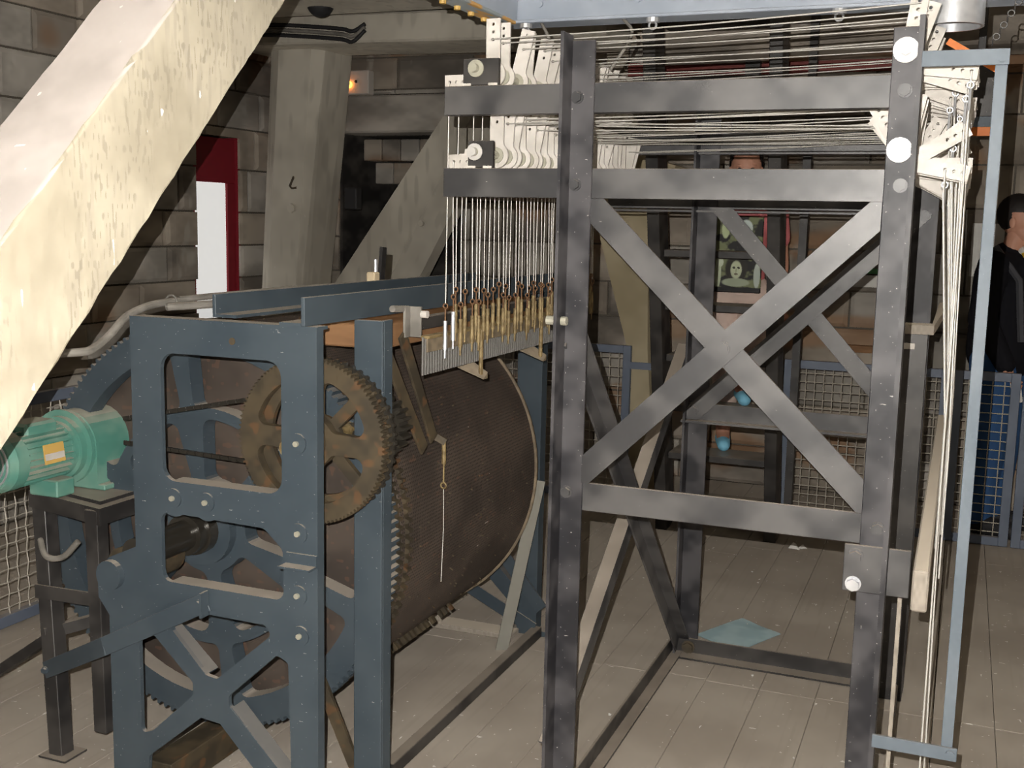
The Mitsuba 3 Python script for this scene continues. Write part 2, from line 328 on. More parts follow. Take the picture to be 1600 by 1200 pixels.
br = hullm([(-3.98, 6.65, 1.135), (-3.16, 6.65, 2.26), (-2.96, 6.65, 2.26), (-3.58, 6.65, 1.135), (-2.82, 6.78, 2.26), (-3.43, 6.78, 1.135), (-3.98, 6.93, 1.135), (-3.16, 6.93, 2.26), (-2.82, 6.93, 2.26), (-3.43, 6.93, 1.135)])
low = hullm([(-3.98, 6.65, 1.136), (-3.58, 6.65, 1.136), (-3.43, 6.78, 1.136), (-3.43, 6.93, 1.136), (-3.98, 6.93, 1.136), (-4.4, 6.65, 0), (-4.1, 6.65, 0), (-4.0, 6.78, 0), (-4.0, 6.93, 0), (-4.4, 6.93, 0)])
kb = solo('concrete_brace', cat_([br, low]), CONC, 'grey concrete brace rising to the right behind the hanging left wires', 'beam')
put('bolt', hexbolt(-3.10, 6.652, 1.99, .025, .03), CONC, kb)
put('bolt', hexbolt(-3.30, 6.652, 1.58, .02, .03), CONC, kb)
pier = plate_xz(Polygon([(-2.35, 2.24), (-2.15, 2.24), (-1.97, 2.06), (-1.52, 1.93), (-1.56, 1.80), (-1.66, 1.62), (-1.64, .9), (-1.60, .45), (-1.60, 0), (-1.74, 0), (-1.76, .9), (-1.99, 1.68)]), YC - .15, YC + .2)
solo('concrete_pier', pier, mat('yellow_concrete', paint((0.30, 0.255, 0.165), (0.40, 0.345, 0.235), 4, 0.3, 0.2), 0.9, spec=.15), 'yellowish concrete pier seen through the left part of the black frame', 'pier')
def concbeam(p, q, w, h, label): solo('ceiling_beam', bar(p, q, w, h, c=.012), CONC, label, 'beam')
concbeam((-4.4, 6.3, 2.74), (-1.9, 6.3, 2.70), .5, .17, 'concrete cross beam resting on the leaning column')
concbeam((-4.4, 5.4, 2.79), (-1.7, 5.5, 2.80), .5, .12, 'concrete ceiling beam left of the blue steel plate, nearer the camera')
solo('ceiling_beam', bar((-1.7, 6.3, 2.66), (2.5, 6.3, 2.66), .4, .3, c=.012), STONES[2], 'dark beam above the steep black stair', 'beam')
# blue steel platform overhead
kp = thing('steel_beam', 'light blue painted steel beam along the top edge of the picture', 'beam')
put('web', box(-1.372, 2.3, 3.335, 3.347, 2.21, 2.62, .002), BBLUE, kp)
put('flange', box(-1.372, 2.3, 3.30, 3.40, 2.203, 2.213, .002), BBLUE, kp)
for xx in (-1.30, -.90, -.37):
    put('hook', cat_([cyl((xx, 3.32, 2.203), (xx, 3.32, 2.190), .020, 12), torus((xx, 3.32, 2.182), .011, .0035, 1)]), GALV, kp)
for i in range(8):
    put('bolt', cyl((-1.26 + i * .31, 3.335, 2.262), (-1.26 + i * .31, 3.327, 2.262), .010, 8), BBLUE, kp)
kp2 = thing('steel_beam', 'light blue steel beam with a rusty bolted lower flange coming towards the camera above the left cranks', 'beam')
put('web', box(-1.345, -1.333, 1.5, 3.33, 2.21, 2.62, .002), BBLUE, kp2)
put('flange', box(-1.395, -1.325, 1.5, 3.30, 2.20, 2.21, .002), mat('rusty_blue', lambda p, n, uv: mix((0.24, 0.27, 0.28), (0.45, 0.26, 0.09), smoothstep(0.42, 0.6, fbm(p.x * 40, p.y * 9, p.z * 20, 3))), .7), kp2, 'rusty lower flange')
for i in range(12):
    put('bolt', cyl((-1.378, 3.27 - i * .095, 2.20), (-1.378, 3.27 - i * .095, 2.190), .010, 8), OCHRE, kp2)
kl = thing('galvanised_canister', 'round galvanised metal canister hanging under the blue platform at the top right', 'canister')
lathe = trimesh.creation.revolve([(0.0, .03), (.070, .03), (.070, 0.0), (.0785, 0.0), (.0785, .30), (0, .30)], sections=48)
lathe.apply_translation((-.074, 3.15, 2.114)); put('shell', lathe, GALV, kl, smooth=30); put('inside', cyl((-.074, 3.15, 2.141), (-.074, 3.15, 2.143), .0695, 40), DARK, kl, 'dark inside')

# ---------------------------------------------------------------- black frame (box of angle iron)
FX0, FX1, FY0, FY1 = -.912, -.112, 2.62, 4.05
kf = thing('crank_stand', 'tall black angle-iron frame with crossed braces that carries the bell cranks', 'frame')
def postmesh(xa, xb, xo, y, ydir, z1):
    "angle: flange xa..xb in plane y, leg at xo towards ydir"
    t = .008
    leg = box(xo, xo + (t if xo < (xa + xb) / 2 else -t), y, y + ydir * .065, 0, z1 + .012, .0015)
    return cat_([box(xa, xb, y, y - ydir * t, 0, z1, .0015), leg])
put('post', postmesh(FX0, FX0 + .064, FX0, FY0, -1, 2.033), POST, kf)
put('post', postmesh(FX1 - .064, FX1, FX1, FY0, -1, 2.033), POST, kf)
put('post', postmesh(FX0, FX0 + .078, FX0, FY1, -1, 2.03), POST, kf)
put('post', postmesh(FX1 - .064, FX1 + .02, FX1 + .02, FY1, -1, 2.03), POST, kf)
for nm, z0, z1 in (('rail', 1.865, 1.935), ('rail', 1.662, 1.733)):
    put('rail', cat_([box(-1.246, FX1 - .02, FY0 + .009, FY0 + .017, z0, z1, .0015), box(-1.246, FX1 - .02, FY0 + .009, FY0 + .05, z0, z0 + .007)]), BLACK, kf)
    put('rail', cat_([box(-1.246, FX1 + .0, FY1 + .009, FY1 + .017, z0, z1, .0015), box(-1.246, FX1 + .0, FY1 - .03, FY1 + .009, z0 - .012, z0 - .005)]), BLACK, kf)
put('rail', box(FX0 + .02, FX1 - .02, FY0 + .009, FY0 + .018, .885, .957, .0015), BLACK, kf)
put('rail', cat_([box(FX0 - .01, FX1, FY1 - .012, FY1 - .004, .895, .957, .0015), box(FX0 - .01, FX1, FY1 - .055, FY1 - .012, .889, .897)]), BLACK, kf)
put('rail', cat_([box(FX0 - .01, FX1, FY1 - .03, FY1 - .022, 0, .062, .0015), box(FX0 - .01, FX1, FY1 - .09, FY1 - .03, 0.001, .008)]), DARK, kf)
put('rail', cat_([box(FX0 - .015, FX0 - .007, FY0, FY1, 0.001, .062, .0015), box(FX0 - .015, FX0 + .03, FY0, FY1, 0.001, .009)]), DARK, kf)
put('rail', box(FX1 + .0, FX1 + .008, FY0, FY1, 0.001, .06), DARK, kf)
def brace(p, q, w, t, n, key=kf, m=BLACK):
    return put('brace', bar(p, q, t, w, up=np.cross(np.array(q) - np.array(p), n), c=.0012), m, key)
N = np.array([0, 1.0, 0])
def xbrace(y, a, b, w, clip):
    d = np.array([b[0] - a[0], b[1] - a[1]]); d = d / np.linalg.norm(d)
    ln = LineString([(a[0] - d[0] * .1, a[1] - d[1] * .1), (b[0] + d[0] * .1, b[1] + d[1] * .1)]).buffer(w / 2, cap_style=2)
    return plate_xz(ln.intersection(clip), y, y + .008)
cl = sbox(FX0 + .058, .89, FX1 - .058, 1.658)
put('brace', xbrace(FY0 + .002, (-.846, 1.645), (-.17, .985), .064, sbox(FX0 + .055, .958, FX1 - .055, 1.661)), BLACK, kf)
put('brace', xbrace(FY0 - .008, (-.835, .998), (-.178, 1.64), .062, sbox(FX0 + .064, .96, FX1 - .064, 1.661)), BLACK, kf)
put('brace', xbrace(FY1 - .03, (-.80, 1.65), (-.19, .985), .06, sbox(FX0, .957, FX1, 1.668)), BLACK, kf)
put('brace', xbrace(FY1 - .040, (-.87, .935), (-.20, 1.60), .062, sbox(FX0, .9, FX1, 1.668)), BLACK, kf)
def side_angle(p, q):
    p, q = np.array(p, float), np.array(q, float)
    d, s, u = frame3(q - p, np.array([0, 0, 1.0]))
    return cat_([bar(p, q, .045, .007, c=.001), bar(p - u * .028 + s * .019, q - u * .028 + s * .019, .007, .055, c=.001)])
put('brace', side_angle((FX0 - .022, FY0 + .03, .235), (FX0 - .022, FY1, 1.17)), BLACK, kf)
put('brace', side_angle((FX0 + .03, FY1 - .03, .06), (FX0 + .03, FY0 + .03, 1.34)), BLACK, kf)
for bx, bz in ((-.889, 1.9), (-.889, 1.694), (-.889, .931), (-.145, 1.899), (-.141, 1.697), (-.139, .927)):
    put('bolt', hexbolt(bx, FY0, bz, .0125, .011), BLACK, kf)
put('bolt', hexbolt(-.508, FY0 - .008, 1.318, .0125, .008), BLACK, kf)
put('bolt', hexbolt(-.88, FY1 - .04, .935, .015, .012), BLACK, kf)
put('bolt', hexbolt(-.86, FY1 - .035, .03, .02, .015), RUST, kf)
for yy in (2.6, ):
    for xx in (-.943, -.93):
        pass
put('eye_bolt', cat_([cyl((FX0 - .03, FY0 - .03, 1.364), (FX0 + .002, FY0 - .03, 1.364), .011, 10), cyl((FX0 + .008, FY0 - .03, 1.364), (FX0 + .022, FY0 - .03, 1.364), .011, 8)]), BUSH, kf)
put('bracket', cat_([box(-.207, -.121, FY0 - .018, FY0 - .009, .778, .888, .0015), box(-.111, -.062, FY0 - .018, FY0 - .009, .778, .888, .0015)]), BLACK, kf, 'black bracket plate at the foot of the right post')
put('bolt', hexbolt(-.182, FY0 - .018, .862, .0145, .014), BLACK, kf)
put('bolt', hexbolt(-.183, FY0 - .018, .797, .0145, .018), GALV, kf)
for xx, z0, z1, xa, xb in ((-1.149, 1.937, 2.0, -1.196, -1.101), (-1.15, 1.735, 1.80, -1.18, -1.112)):
    for y in (FY0 + .012, FY1 + .03):
        put('bearing_plate', box(xa, xb, y, y + .012, z0, z1 + .001, .001), DARK, kf)
        put('shim', box(xa, xa + .022, y - .004, y, z0 - .002, z0 + .004), CREAM, kf); put('shim', box(xb - .025, xb - .002, y - .004, y, z0 - .002, z0 + .004), CREAM, kf)
# dusty wooden bar beside the right post, post and shelf at the rear right
solo('wooden_bar', box(-.056, -.021, 2.58, 4.9, .757, .852, .004), PALEWOOD, 'long dusty wooden bar running back beside the right black post', 'bar')
ks = thing('shelf_post', 'black post with a dusty board on top behind the right wire bundle', 'post')
put('post', cat_([box(-.185, -.092, 3.90, 3.91, .002, 1.265, .001), box(-.185, -.177, 3.91, 3.97, .002, 1.265, .001), box(-.1, -.092, 3.91, 3.97, .002, 1.265, .001)]), DARK, ks)
put('board', plate_xy(Polygon([(-.195, 3.885), (-.075, 3.885), (-.045, 5.2), (-.085, 5.2), (-.083, 3.98), (-.195, 3.98)]), 1.266, 1.296), PALEWOOD, ks, 'dusty board')
put('bracket', box(-.182, -.13, 3.893, 3.90, 1.215, 1.235, .001), CREAM, ks)
kr = thing('support_rod', 'thin pale wooden rod standing below the bracket of the right post', 'rod')
put('rod', box(-.089, -.079, 2.742, 2.752, .002, .776, .001), PALEWOOD, kr)

# ---------------------------------------------------------------- light blue guard
kg = thing('guard_rail', 'light blue flat-bar guard standing out from the right black post', 'guard rail')
put('arm', box(-.112, .056, 2.545, 2.553, 1.938, 1.970, .001), LBLUE, kg)
put('arm', box(-.116, .064, 2.545, 2.553, .438, .468, .001), LBLUE, kg)
put('upright', box(.030, .054, 2.554, 2.562, .44, 1.94, .001), LBLUE, kg)
put('bolt', hexbolt(.042, 2.545, 1.953, .008, .003), LBLUE, kg)
put('bolt', hexbolt(.05, 2.545, .453, .008, .004), LBLUE, kg)

# ---------------------------------------------------------------- cranks, axles, wires
LX, RX = -1.158, -.148; ZU, ZL = 1.976, 1.773
def axle(xx, z, label, white):
    ka = thing('crank_axle', label, 'axle')
    put('rod', cyl((xx, FY0 - .012, z), (xx, FY1 + .06, z), .011, 14), BUSH, ka, smooth=40)
    r = .027 if xx > -.5 else .021
    put('washer', cyl((xx, FY0 - .006 + (.0 if xx > -.5 else .012), z), (xx, FY0 - .011 + (.0 if xx > -.5 else .012), z), r, 28), WASH if white else BUSH, ka, smooth=40)
    put('nut', cyl((xx, FY0 - .011, z), (xx, FY0 - .019, z), .0125, 6), WASH if white else BUSH, ka)
axle(LX, ZU, 'upper left crank axle with a dull round end nut', False)
axle(LX, ZL, 'lower left crank axle with a white washer on a black plate', True)
axle(RX, ZU + .007, 'crank axle with the upper white washer on the right black post', True)
axle(RX, ZL, 'crank axle with the lower white washer on the right black post', True)
HOLES = (.088, .107, .126)
def crankpoly(side, up, out):
    P = unary_union([sbox(-.019, 0, .019, up), sbox(min(0, side * out), -.034, max(0, side * out), .002), Point(0, 0).buffer(.033, 8)]).buffer(.012, 4).buffer(-.012, 4)
    for h in HOLES:
        P = P.difference(Point(0, up - (HOLES[-1] + .014) + h).buffer(.0042, 3)).difference(Point(side * (out - (HOLES[-1] + .014) + h), -.016).buffer(.0042, 3))
    return P
UP, OUTL, OUTR = .138, .136, .150
crL = mikit.ply(plate_xz(crankpoly(-1, UP, OUTL), -.003, .003), CREAM)
crR = mikit.ply(plate_xz(crankpoly(1, UP, OUTR), -.003, .003), CREAM)
bush = mikit.ply(cyl((0, -.007, 0), (0, .007, 0), .021, 16), BUSH)
def crank(ply, xx, y, z, ang, label, group):
    k = thing('bell_crank', label, 'bell crank', group)
    M = T().translate([xx, y, z]).rotate([0, 1, 0], ang)
    scene[k + '__body'] = {**ply, 'to_world': M}; scene[k + '__bushing'] = {**bush, 'to_world': M}
def rot(xx, z, ang, dx, dz):
    a = math.radians(ang); return xx + dx * math.cos(a) + dz * math.sin(a), z - dx * math.sin(a) + dz * math.cos(a)
NK = 40; keyY = [2.735 + .0325 * i for i in range(NK)]
upper = [i for i in range(NK) if i % 5 in (0, 2)]
r = np.random.default_rng(11)
ORD = ['nearest', 'second', 'third', 'fourth', 'fifth', 'sixth', 'seventh', 'eighth', 'ninth', 'tenth', 'eleventh', 'twelfth'] + [f'{n}th' for n in range(13, 21)] + ['21st', '22nd', '23rd'] + [f'{n}th' for n in range(24, 31)] + ['31st', '32nd', '33rd'] + [f'{n}th' for n in range(34, 41)]
count = {0: 0, 1: 0}
def from_near(n): return 'nearest the camera' if n == 0 else f'{ORD[n]} from the near end'
LAB = {(0, 1): ('cream bell crank on the upper left axle', 'bell cranks on the upper left axle'), (0, 0): ('cream bell crank on the lower left axle', 'bell cranks on the lower left axle'),
       (1, 1): ('cream bell crank on the upper right axle', 'bell cranks on the upper right axle'), (1, 0): ('cream bell crank on the lower right axle', 'bell cranks on the lower right axle')}
turn_eye = mikit.ply(cat_([torus((0, 0, 0), .0065, .0022, 1, 12, 6), cyl((0, 0, -.006), (0, 0, -.05), .0022, 6)]), RUSTHOOK)
turn_sleeve = {b: mikit.ply(cat_([cyl((0, 0, -.04), (0, 0, -.118), .0056, 8, .0064), cyl((0, 0, -.118), (0, 0, -.142), .003, 6)]), mt) for b, mt in ((0, BRASS), (1, GALV))}
key_blade = mikit.ply(box(-1.3155, -1.3105, -.0030, .0030, 1.192, 1.294, .0006), mat('blade_steel', (0.17, 0.165, 0.155), .45, .3))
for i, y in enumerate(keyY):
    up_ = i in upper; zl = ZU if up_ else ZL
    al = (0 if i < 3 else r.choice([0, 3, 9, 12, 14])) + r.uniform(-1, 1)
    ar = r.choice([-14, 0, 6, 8, 12, 18, 30] if up_ else [-38, -32, 2, 6, 10, 14, 30])+ r.uniform(-3, 3)
    if i == 0: ar = 7
    g = int(up_); na = count[g]; count[g] += 1; fa, fk = from_near(na), from_near(i)
    crank(crL, LX, y, zl, al, LAB[(0, g)][0] + ', ' + fa, LAB[(0, g)][1]); crank(crR, RX, y, zl + (.007 if up_ else 0), ar, LAB[(1, g)][0] + ', ' + fa, LAB[(1, g)][1])
    hl = rot(LX, zl, al, 0, UP - (HOLES[-1] + .014) + HOLES[r.integers(0, 2)] + .0); hr = rot(RX, zl, ar, 0, UP - (HOLES[-1] + .014) + HOLES[2 if r.random() < .7 else 1])
    yo = -.006
    a, b = np.array([hl[0] - .004, y + yo, hl[1]]), np.array([hr[0] + .004, y + yo + r.uniform(-.01, .01), hr[1]])
    mid = (a + b) / 2 - [0, 0, r.uniform(.001, .007)]
    kw = solo('pull_wire', tube(spline([a, mid, b], 4), .0021, 6), XWIRE, *((f'cross wire between the upper cranks, {fa}', 'wire', 'upper cross wires') if up_ else
         (f'cross wire between the lower cranks, {fa}', 'wire', 'lower cross wires')), smooth=True)
    # left vertical wire, turnbuckle, key
    ol = rot(LX, zl, al, -(OUTL - (HOLES[-1] + .014) + HOLES[2]), -.016); zt = 1.392 + r.uniform(-.022, .03); xk = -1.281 + r.uniform(-.006, .006)
    solo('key_wire', tube(spline([(ol[0], y + yo, ol[1]), ((ol[0] + xk) / 2 + r.uniform(-.002, .002), y + yo, (ol[1] + zt) / 2), (xk, y, zt + .006)], 3), .0020, 5), WIRE,
         f'thin steel wire hanging down to the key comb, {fk}', 'wire', 'wires hanging down to the key comb', smooth=True)
    kt = thing('turnbuckle', (f'rusty brass turnbuckle over the key comb, {fk}' if i >= 2 else ['leftmost', 'second'][i] + ' of the two bright grey turnbuckles at the near end of the key comb'), 'turnbuckle', 'turnbuckles over the key comb')
    M = T().translate([xk, y, zt])
    scene[kt + '__hook'] = {**turn_eye, 'to_world': M}; scene[kt + '__sleeve'] = {**turn_sleeve[1 if i < 2 else 0], 'to_world': M}
    # right vertical wire
    orr = rot(RX, zl + (.007 if up_ else 0), ar, OUTR - (HOLES[-1] + .014) + HOLES[r.integers(0, 3)], -.016)
    ze = .02 if i in (0, 3) else .80 + r.uniform(-.03, .06); xe = -.006 + r.uniform(-.012, .006)
    a = np.array([orr[0], y - .006, orr[1]])
    solo('drop_wire', tube([a, a - [0, 0, .06], (xe, y * .93 + .19, ze + .3), (xe, y * .93 + .19, ze)], .0024, 5), WIRE, f'steel wire dropping beside the wooden bar, {fk}', 'wire', 'wires dropping beside the wooden bar', smooth=True)
    if i % 2 == 0:
        solo('wire_link', cat_([torus((orr[0], y - .006, orr[1] - .03), .007, .002, 1, 10, 5), cyl((orr[0], y - .006, orr[1] - .038), (orr[0], y - .006, orr[1] - .085), .0035, 6)]), GALV,
             f'galvanised link under a right crank, {fk}', 'link', 'links under the right cranks')

# ---------------------------------------------------------------- key comb
kk = thing('key_comb', 'row of thin dark key blades under a brass rail above the drum', 'key comb')
for i, y in enumerate(keyY):
    scene[uniq(kk + '__blade')] = {**key_blade, 'to_world': T().translate([0, y - .012, 0])}
    if i < NK - 1: scene[uniq(kk + '__blade')] = {**key_blade, 'to_world': T().translate([0, y + .004, 0])}
y0, y1 = keyY[0] - .075, keyY[-1] + .02
for q in range(4): scene[uniq(kk + '__blade')] = {**key_blade, 'to_world': T().translate([0, keyY[0] - .0285 - .0165 * q, 0])}
put('rail', box(-1.322, -1.296, y0, y1, 1.290, 1.298, .001), BRASS, kk)
put('rail_face', box(-1.306, -1.300, y0, y1, 1.254, 1.290, .001), LEAD, kk)
put('rail', box(-1.41, -1.38, y0 + .1, y1, 1.30, 1.335, .002), DARK, kk)
for yb in (2.99, 3.49):
    put('bracket', hullm([(-1.40, yb - .03, 1.195), (-1.40, yb + .03, 1.235), (-1.275, yb - .012, 1.145), (-1.275, yb + .02, 1.163), (-1.40, yb + .03, 1.195), (-1.275, yb + .02, 1.145)]), LEAD, kk)
    put('rod', cyl((-1.290, yb + .003, 1.155), (-1.290, yb + .003, 1.29), .0065, 10), BRASS, kk)
put('bracket', cat_([box(-1.372, -1.334, 2.685, 2.693, 1.29, 1.372, .001), box(-1.372, -1.365, 2.655, 2.693, 1.29, 1.372, .001)]), CABLE, kk, 'grey end bracket')
put('rod', cyl((-1.375, 2.60, 1.370), (-1.375, 2.69, 1.364), .009, 12), CABLE, kk)
put('stud', cyl((-1.334, 2.69, 1.352), (-1.316, 2.69, 1.352), .010, 12), CREAM, kk)

# ---------------------------------------------------------------- drum frame (blue)
kd = thing('drum_frame', 'dark blue cast frame with cut-out end plates that carries the barrel drum', 'frame')
def endplate(wide):
    P = Polygon([(-1.956, 1.345), (-1.406, 1.345), (-1.406, 0), (-1.482, 0), (-1.49, .04), (-1.5, .10), (-1.70, .30), (-1.76, .305), (-1.93, .165), (-1.945, 0), (-2.05, 0), (-2.05, .56), (-1.972, .62), (-1.956, .74)]).buffer(0)
    if wide: P = P.union(Polygon([(-1.956, .74), (-2.045, .70), (-2.085, .66), (-2.085, .585), (-2.05, .54), (-1.95, .55)]))
    A = rounded(sbox(-1.863, .928, -1.506, 1.257), .04)
    B = rounded(Polygon([(-1.872, .845), (-1.56, .838), (-1.505, .79), (-1.503, .660), (-1.865, .660), (-1.872, .69)]), .025)
    for cx in (-1.83, -1.729): B = B.difference(Point(cx, .885).buffer(.049, 12))
    C1 = rounded(Polygon([(-1.855, .54), (-1.75, .59), (-1.56, .588), (-1.54, .565), (-1.707, .42), (-1.742, .425)]), .012)
    C2 = rounded(Polygon([(-1.953, .485), (-1.905, .508), (-1.783, .398), (-1.783, .362), (-1.915, .24), (-1.953, .225)]), .012)
    C3 = rounded(Polygon([(-1.672, .38), (-1.525, .515), (-1.492, .50), (-1.485, .20), (-1.50, .19), (-1.672, .355)]), .012)
    for q in (A, B, C1, C2, C3): P = P.difference(q)
    return P
def ledge(a, b): return bar((a[0], 2.307, a[1] - .005), (b[0], 2.307, b[1] - .005), .052, .010, up=(0, 0, 1))
put('end_plate', cat_([plate_xz(endplate(True), 2.28, 2.293), ledge((-1.84, .928), (-1.53, .928)), ledge((-1.85, .66), (-1.52, .66)), ledge((-1.86, .53), (-1.745, .428)), ledge((-1.667, .352), (-1.512, .198)), box(-1.412, -1.406, 2.28, 2.31, 0, 1.345), box(-1.956, -1.406, 2.293, 2.33, 1.337, 1.345)]), BLUE, kd)
put('end_plate', plate_xz(affinity.translate(endplate(False).union(sbox(-1.56, 0, -1.33, .02)), -.045, 0), 3.955, 4.01), BLUE, kd)
put('post', cat_([box(-1.443, -1.36, 2.52, 2.53, 0, 1.345, .002), box(-1.37, -1.36, 2.53, 2.575, 0, 1.345, .001)]), BLUE, kd)
put('top_beam', cat_([box(-1.440, -1.430, 2.265, 4.0, 1.346, 1.415, .0015), box(-1.50, -1.44, 2.265, 4.0, 1.346, 1.354)]), BLUE, kd)
put('top_beam', cat_([box(-1.762, -1.752, 2.36, 4.0, 1.346, 1.405, .0015), box(-1.752, -1.69, 2.36, 4.0, 1.346, 1.354)]), BLUE, kd)
for bx, bz in ((-1.46, 1.061), (-1.458, .838), (-1.46, .681), (-1.455, .578), (-1.83, .885), (-1.729, .885)):
    b_ = put('boss', cyl((bx, 2.281, bz), (bx, 2.274, bz), .025, 28), BLUE, kd)
    put('bolt', cyl((bx, 2.274, bz), (bx, 2.267, bz), .007, 10), BUSH, kd)
put('hole_rim', cyl((-1.645, 2.2805, 1.298), (-1.645, 2.2785, 1.298), .009, 14), RUST, kd)
put('bracket', cat_([box(-1.492, -1.406, 2.24, 2.28, .757, .762), box(-1.492, -1.406, 2.273, 2.28, .757, .788)]), BLUE, kd)
SA, SB, SC = (-1.722, 2.266, .630), (-2.058, 2.266, .456), (-2.425, 2.425, .265)
put('strut', cat_([bar(SA, SB, .008, .05, c=.001), bar(SB, SC, .008, .05, c=.001), box(-1.724, -1.718, 2.235, 2.266, .595, .660)]), BLUE, kd, 'slanting blue side strut')
put('bolt', hexbolt(-1.745, 2.262, .620, .011, .01), BLUE, kd)
put('bolt', hexbolt(-2.408, 2.408, .275, .009, .01), BLUE, kd)
put('tie_bar', bar((-1.60, 2.545, .42), (-1.40, 2.545, .0), .010, .035), RUST, kd, 'rusty diagonal tie bar')
put('floor_rail', box(-1.985, -1.90, 2.33, 3.9, .03, .12, .003), RUST, kd, 'rusty rail under the drum')
put('bearing', cyl((-2.035, 2.262, .655), (-2.035, 2.281, .655), .040, 24), BLUE, kd, smooth=40)
put('bearing', cyl((-2.03, 2.32, .66), (-2.03, 2.5, .66), .058, 24), RUST, kd, smooth=40)
put('strut', bar((-1.395, 3.80, .66), (-1.492, 3.70, .02), .045, .006, up=(.5, -.86, 0)), mat('pale_strip', (0.20, .195, .17), .7, .2), kd, 'pale bent flat-bar stay')
put('foot', box(-1.53, -1.45, 3.67, 3.73, .001, .012), 'mat_pale_strip', kd)
put('strut', bar((-1.9, 3.93, .25), (-1.45, 3.93, .035), .008, .05, up=(0, 0, 1)), BLUE, kd)
put('strut', bar((-1.78, 3.93, .55), (-1.42, 3.93, .12), .008, .05, up=(0, 0, 1)), BLUE, kd)
put('sill', box(-1.462, -1.425, 2.72, 3.95, .001, .042, .002), DARK, kd, 'dark floor sill')
solo('floor_plank', box(-1.64, -1.466, 2.55, 3.75, .001, .026, .003), BOARD, 'loose plank lying on the floor beside the dark sill', 'plank')
solo('floor_plank', box(-1.90, -1.52, 3.86, 3.95, .001, .022, .003), PALEWOOD, 'short pale plank lying under the far end of the drum', 'plank')

# ---------------------------------------------------------------- drum
kb_ = thing('barrel_drum', 'large brown pierced barrel drum with a blue spoked gear wheel on its near end', 'drum')
def ring(ro, ri, n=96): return Point(DXC, DZC).buffer(ro, n // 4).difference(Point(DXC, DZC).buffer(ri, n // 4)) if ri > 0 else Point(DXC, DZC).buffer(ro, n // 4)
def gearpoly(cx, cz, ro, depth, n):
    pts = []
    for i in range(n):
        a = 2 * math.pi * i / n; w = 2 * math.pi / n
        for f, rr in ((-.30, ro - depth), (-.14, ro), (.14, ro), (.30, ro - depth)):
            pts.append((cx + rr * math.cos(a + f * w), cz + rr * math.sin(a + f * w)))
    return Polygon(pts)
barrel = cyl((DXC, 2.70, DZC), (DXC, 3.745, DZC), DR, 128)
put('barrel', barrel, DRUM, kb_, smooth=40)
lip = plate_xz(ring(.592, .56), 3.742, 3.75); put('lip', lip, LEAD, kb_)
W = gearpoly(DXC, DZC, .60, .011, 150)
def sector(r0, r1, a0, a1):
    p = [(DXC + r1 * math.cos(a), DZC + r1 * math.sin(a)) for a in np.linspace(a0, a1, 14)] + [(DXC + r0 * math.cos(a), DZC + r0 * math.sin(a)) for a in np.linspace(a1, a0, 10)]
    return Polygon(p)
sp = math.radians(60)
for i in range(6):
    a = i * sp + math.radians(39.5)
    W = W.difference(rounded(sector(.350, .512, a + .062, a + sp - .062), .022)).difference(rounded(sector(.135, .318, a + .15, a + sp - .15), .03))
put('gear_wheel', plate_xz(W, 2.60, 2.655), BLUE, kb_, 'blue spoked gear wheel')
put('tooth_band', plate_xz(gearpoly(DXC, DZC, .598, .011, 150).difference(Point(DXC, DZC).buffer(.575, 32)), 2.655, 2.685), RUST, kb_)
put('tooth_band', plate_xz(gearpoly(DXC, DZC, .596, .013, 130).difference(Point(DXC, DZC).buffer(.58, 32)), 2.72, 2.745), RUST, kb_)
put('hub', cyl((DXC, 2.57, DZC), (DXC, 2.66, DZC), .105, 40), BLUE, kb_, smooth=40)
sh = trimesh.util.concatenate([cyl((DXC, 2.30, DZC), (DXC, 2.60, DZC), .043, 24), cyl((DXC, 2.50, DZC), (DXC, 2.56, DZC), .058, 24), cyl((DXC, 2.535, DZC), (DXC, 2.57, DZC), .066, 24)])
put('axle_end', cyl((DXC, 3.74, DZC), (DXC, 3.96, DZC), .043, 24), GREASE, kb_, smooth=40)
put('shaft', sh, GREASE, kb_, 'greasy dark shaft', smooth=40)
pegs = []
r = np.random.default_rng(5)
def peg(y, a, h=.026, w=.012):
    o = np.array([math.cos(a), 0, math.sin(a)]); c = np.array([DXC, y, DZC])
    return bar(c + o * (DR - .004), c + o * (DR + h), w, w, up=(0, 1, 0))
for a in (-1.05, -.99, -.94, -.89, -.84):
    for y in np.arange(2.98, 3.44, .034):
        if r.random() < .75: pegs.append(peg(y, a + r.uniform(-.01, .01)))
for _ in range(260): pegs.append(peg(r.uniform(2.8, 3.7), r.uniform(-2.2, 1.6), .006, .0035))
put('peg', cat_(pegs), RUST, kb_, 'tune pegs set in the barrel', kind='stuff')
# two loose levers, block and hanging hook in front of the barrel
for k_, (a, b) in enumerate((((-1.375, 2.545, 1.29), (-1.365, 2.775, .965)), ((-1.372, 2.65, 1.30), (-1.365, 2.835, .985)))):
    kx = thing('brake_lever', ('left one' if 0 == k_ else 'right one') + ' of the two flat brown levers slanting down in front of the drum', 'lever')
    put('arm', bar(a, b, .008, .040, up=(0, 0.7, .7), c=.001), RUST, kx)
solo('timber_block', box(-1.66, -1.405, 2.60, 3.93, 1.262, 1.325, .004), TIMBER, 'reddish brown timber beam under the blue top beams at the comb', 'timber')
kh = thing('hanging_hook', 'brass turnbuckle with a long thin wire hanging alone in front of the drum', 'hook')
put('sleeve', cat_([cyl((-1.362, 2.90, .966), (-1.362, 2.90, .90), .0065, 8), cyl((-1.362, 2.90, .90), (-1.362, 2.90, .845), .0026, 6), torus((-1.362, 2.90, .836), .0085, .0025, 1)]), BRASS, kh)
put('bracket', bar((-1.40, 2.885, .99), (-1.36, 2.905, .965), .02, .02), RUST, kh)
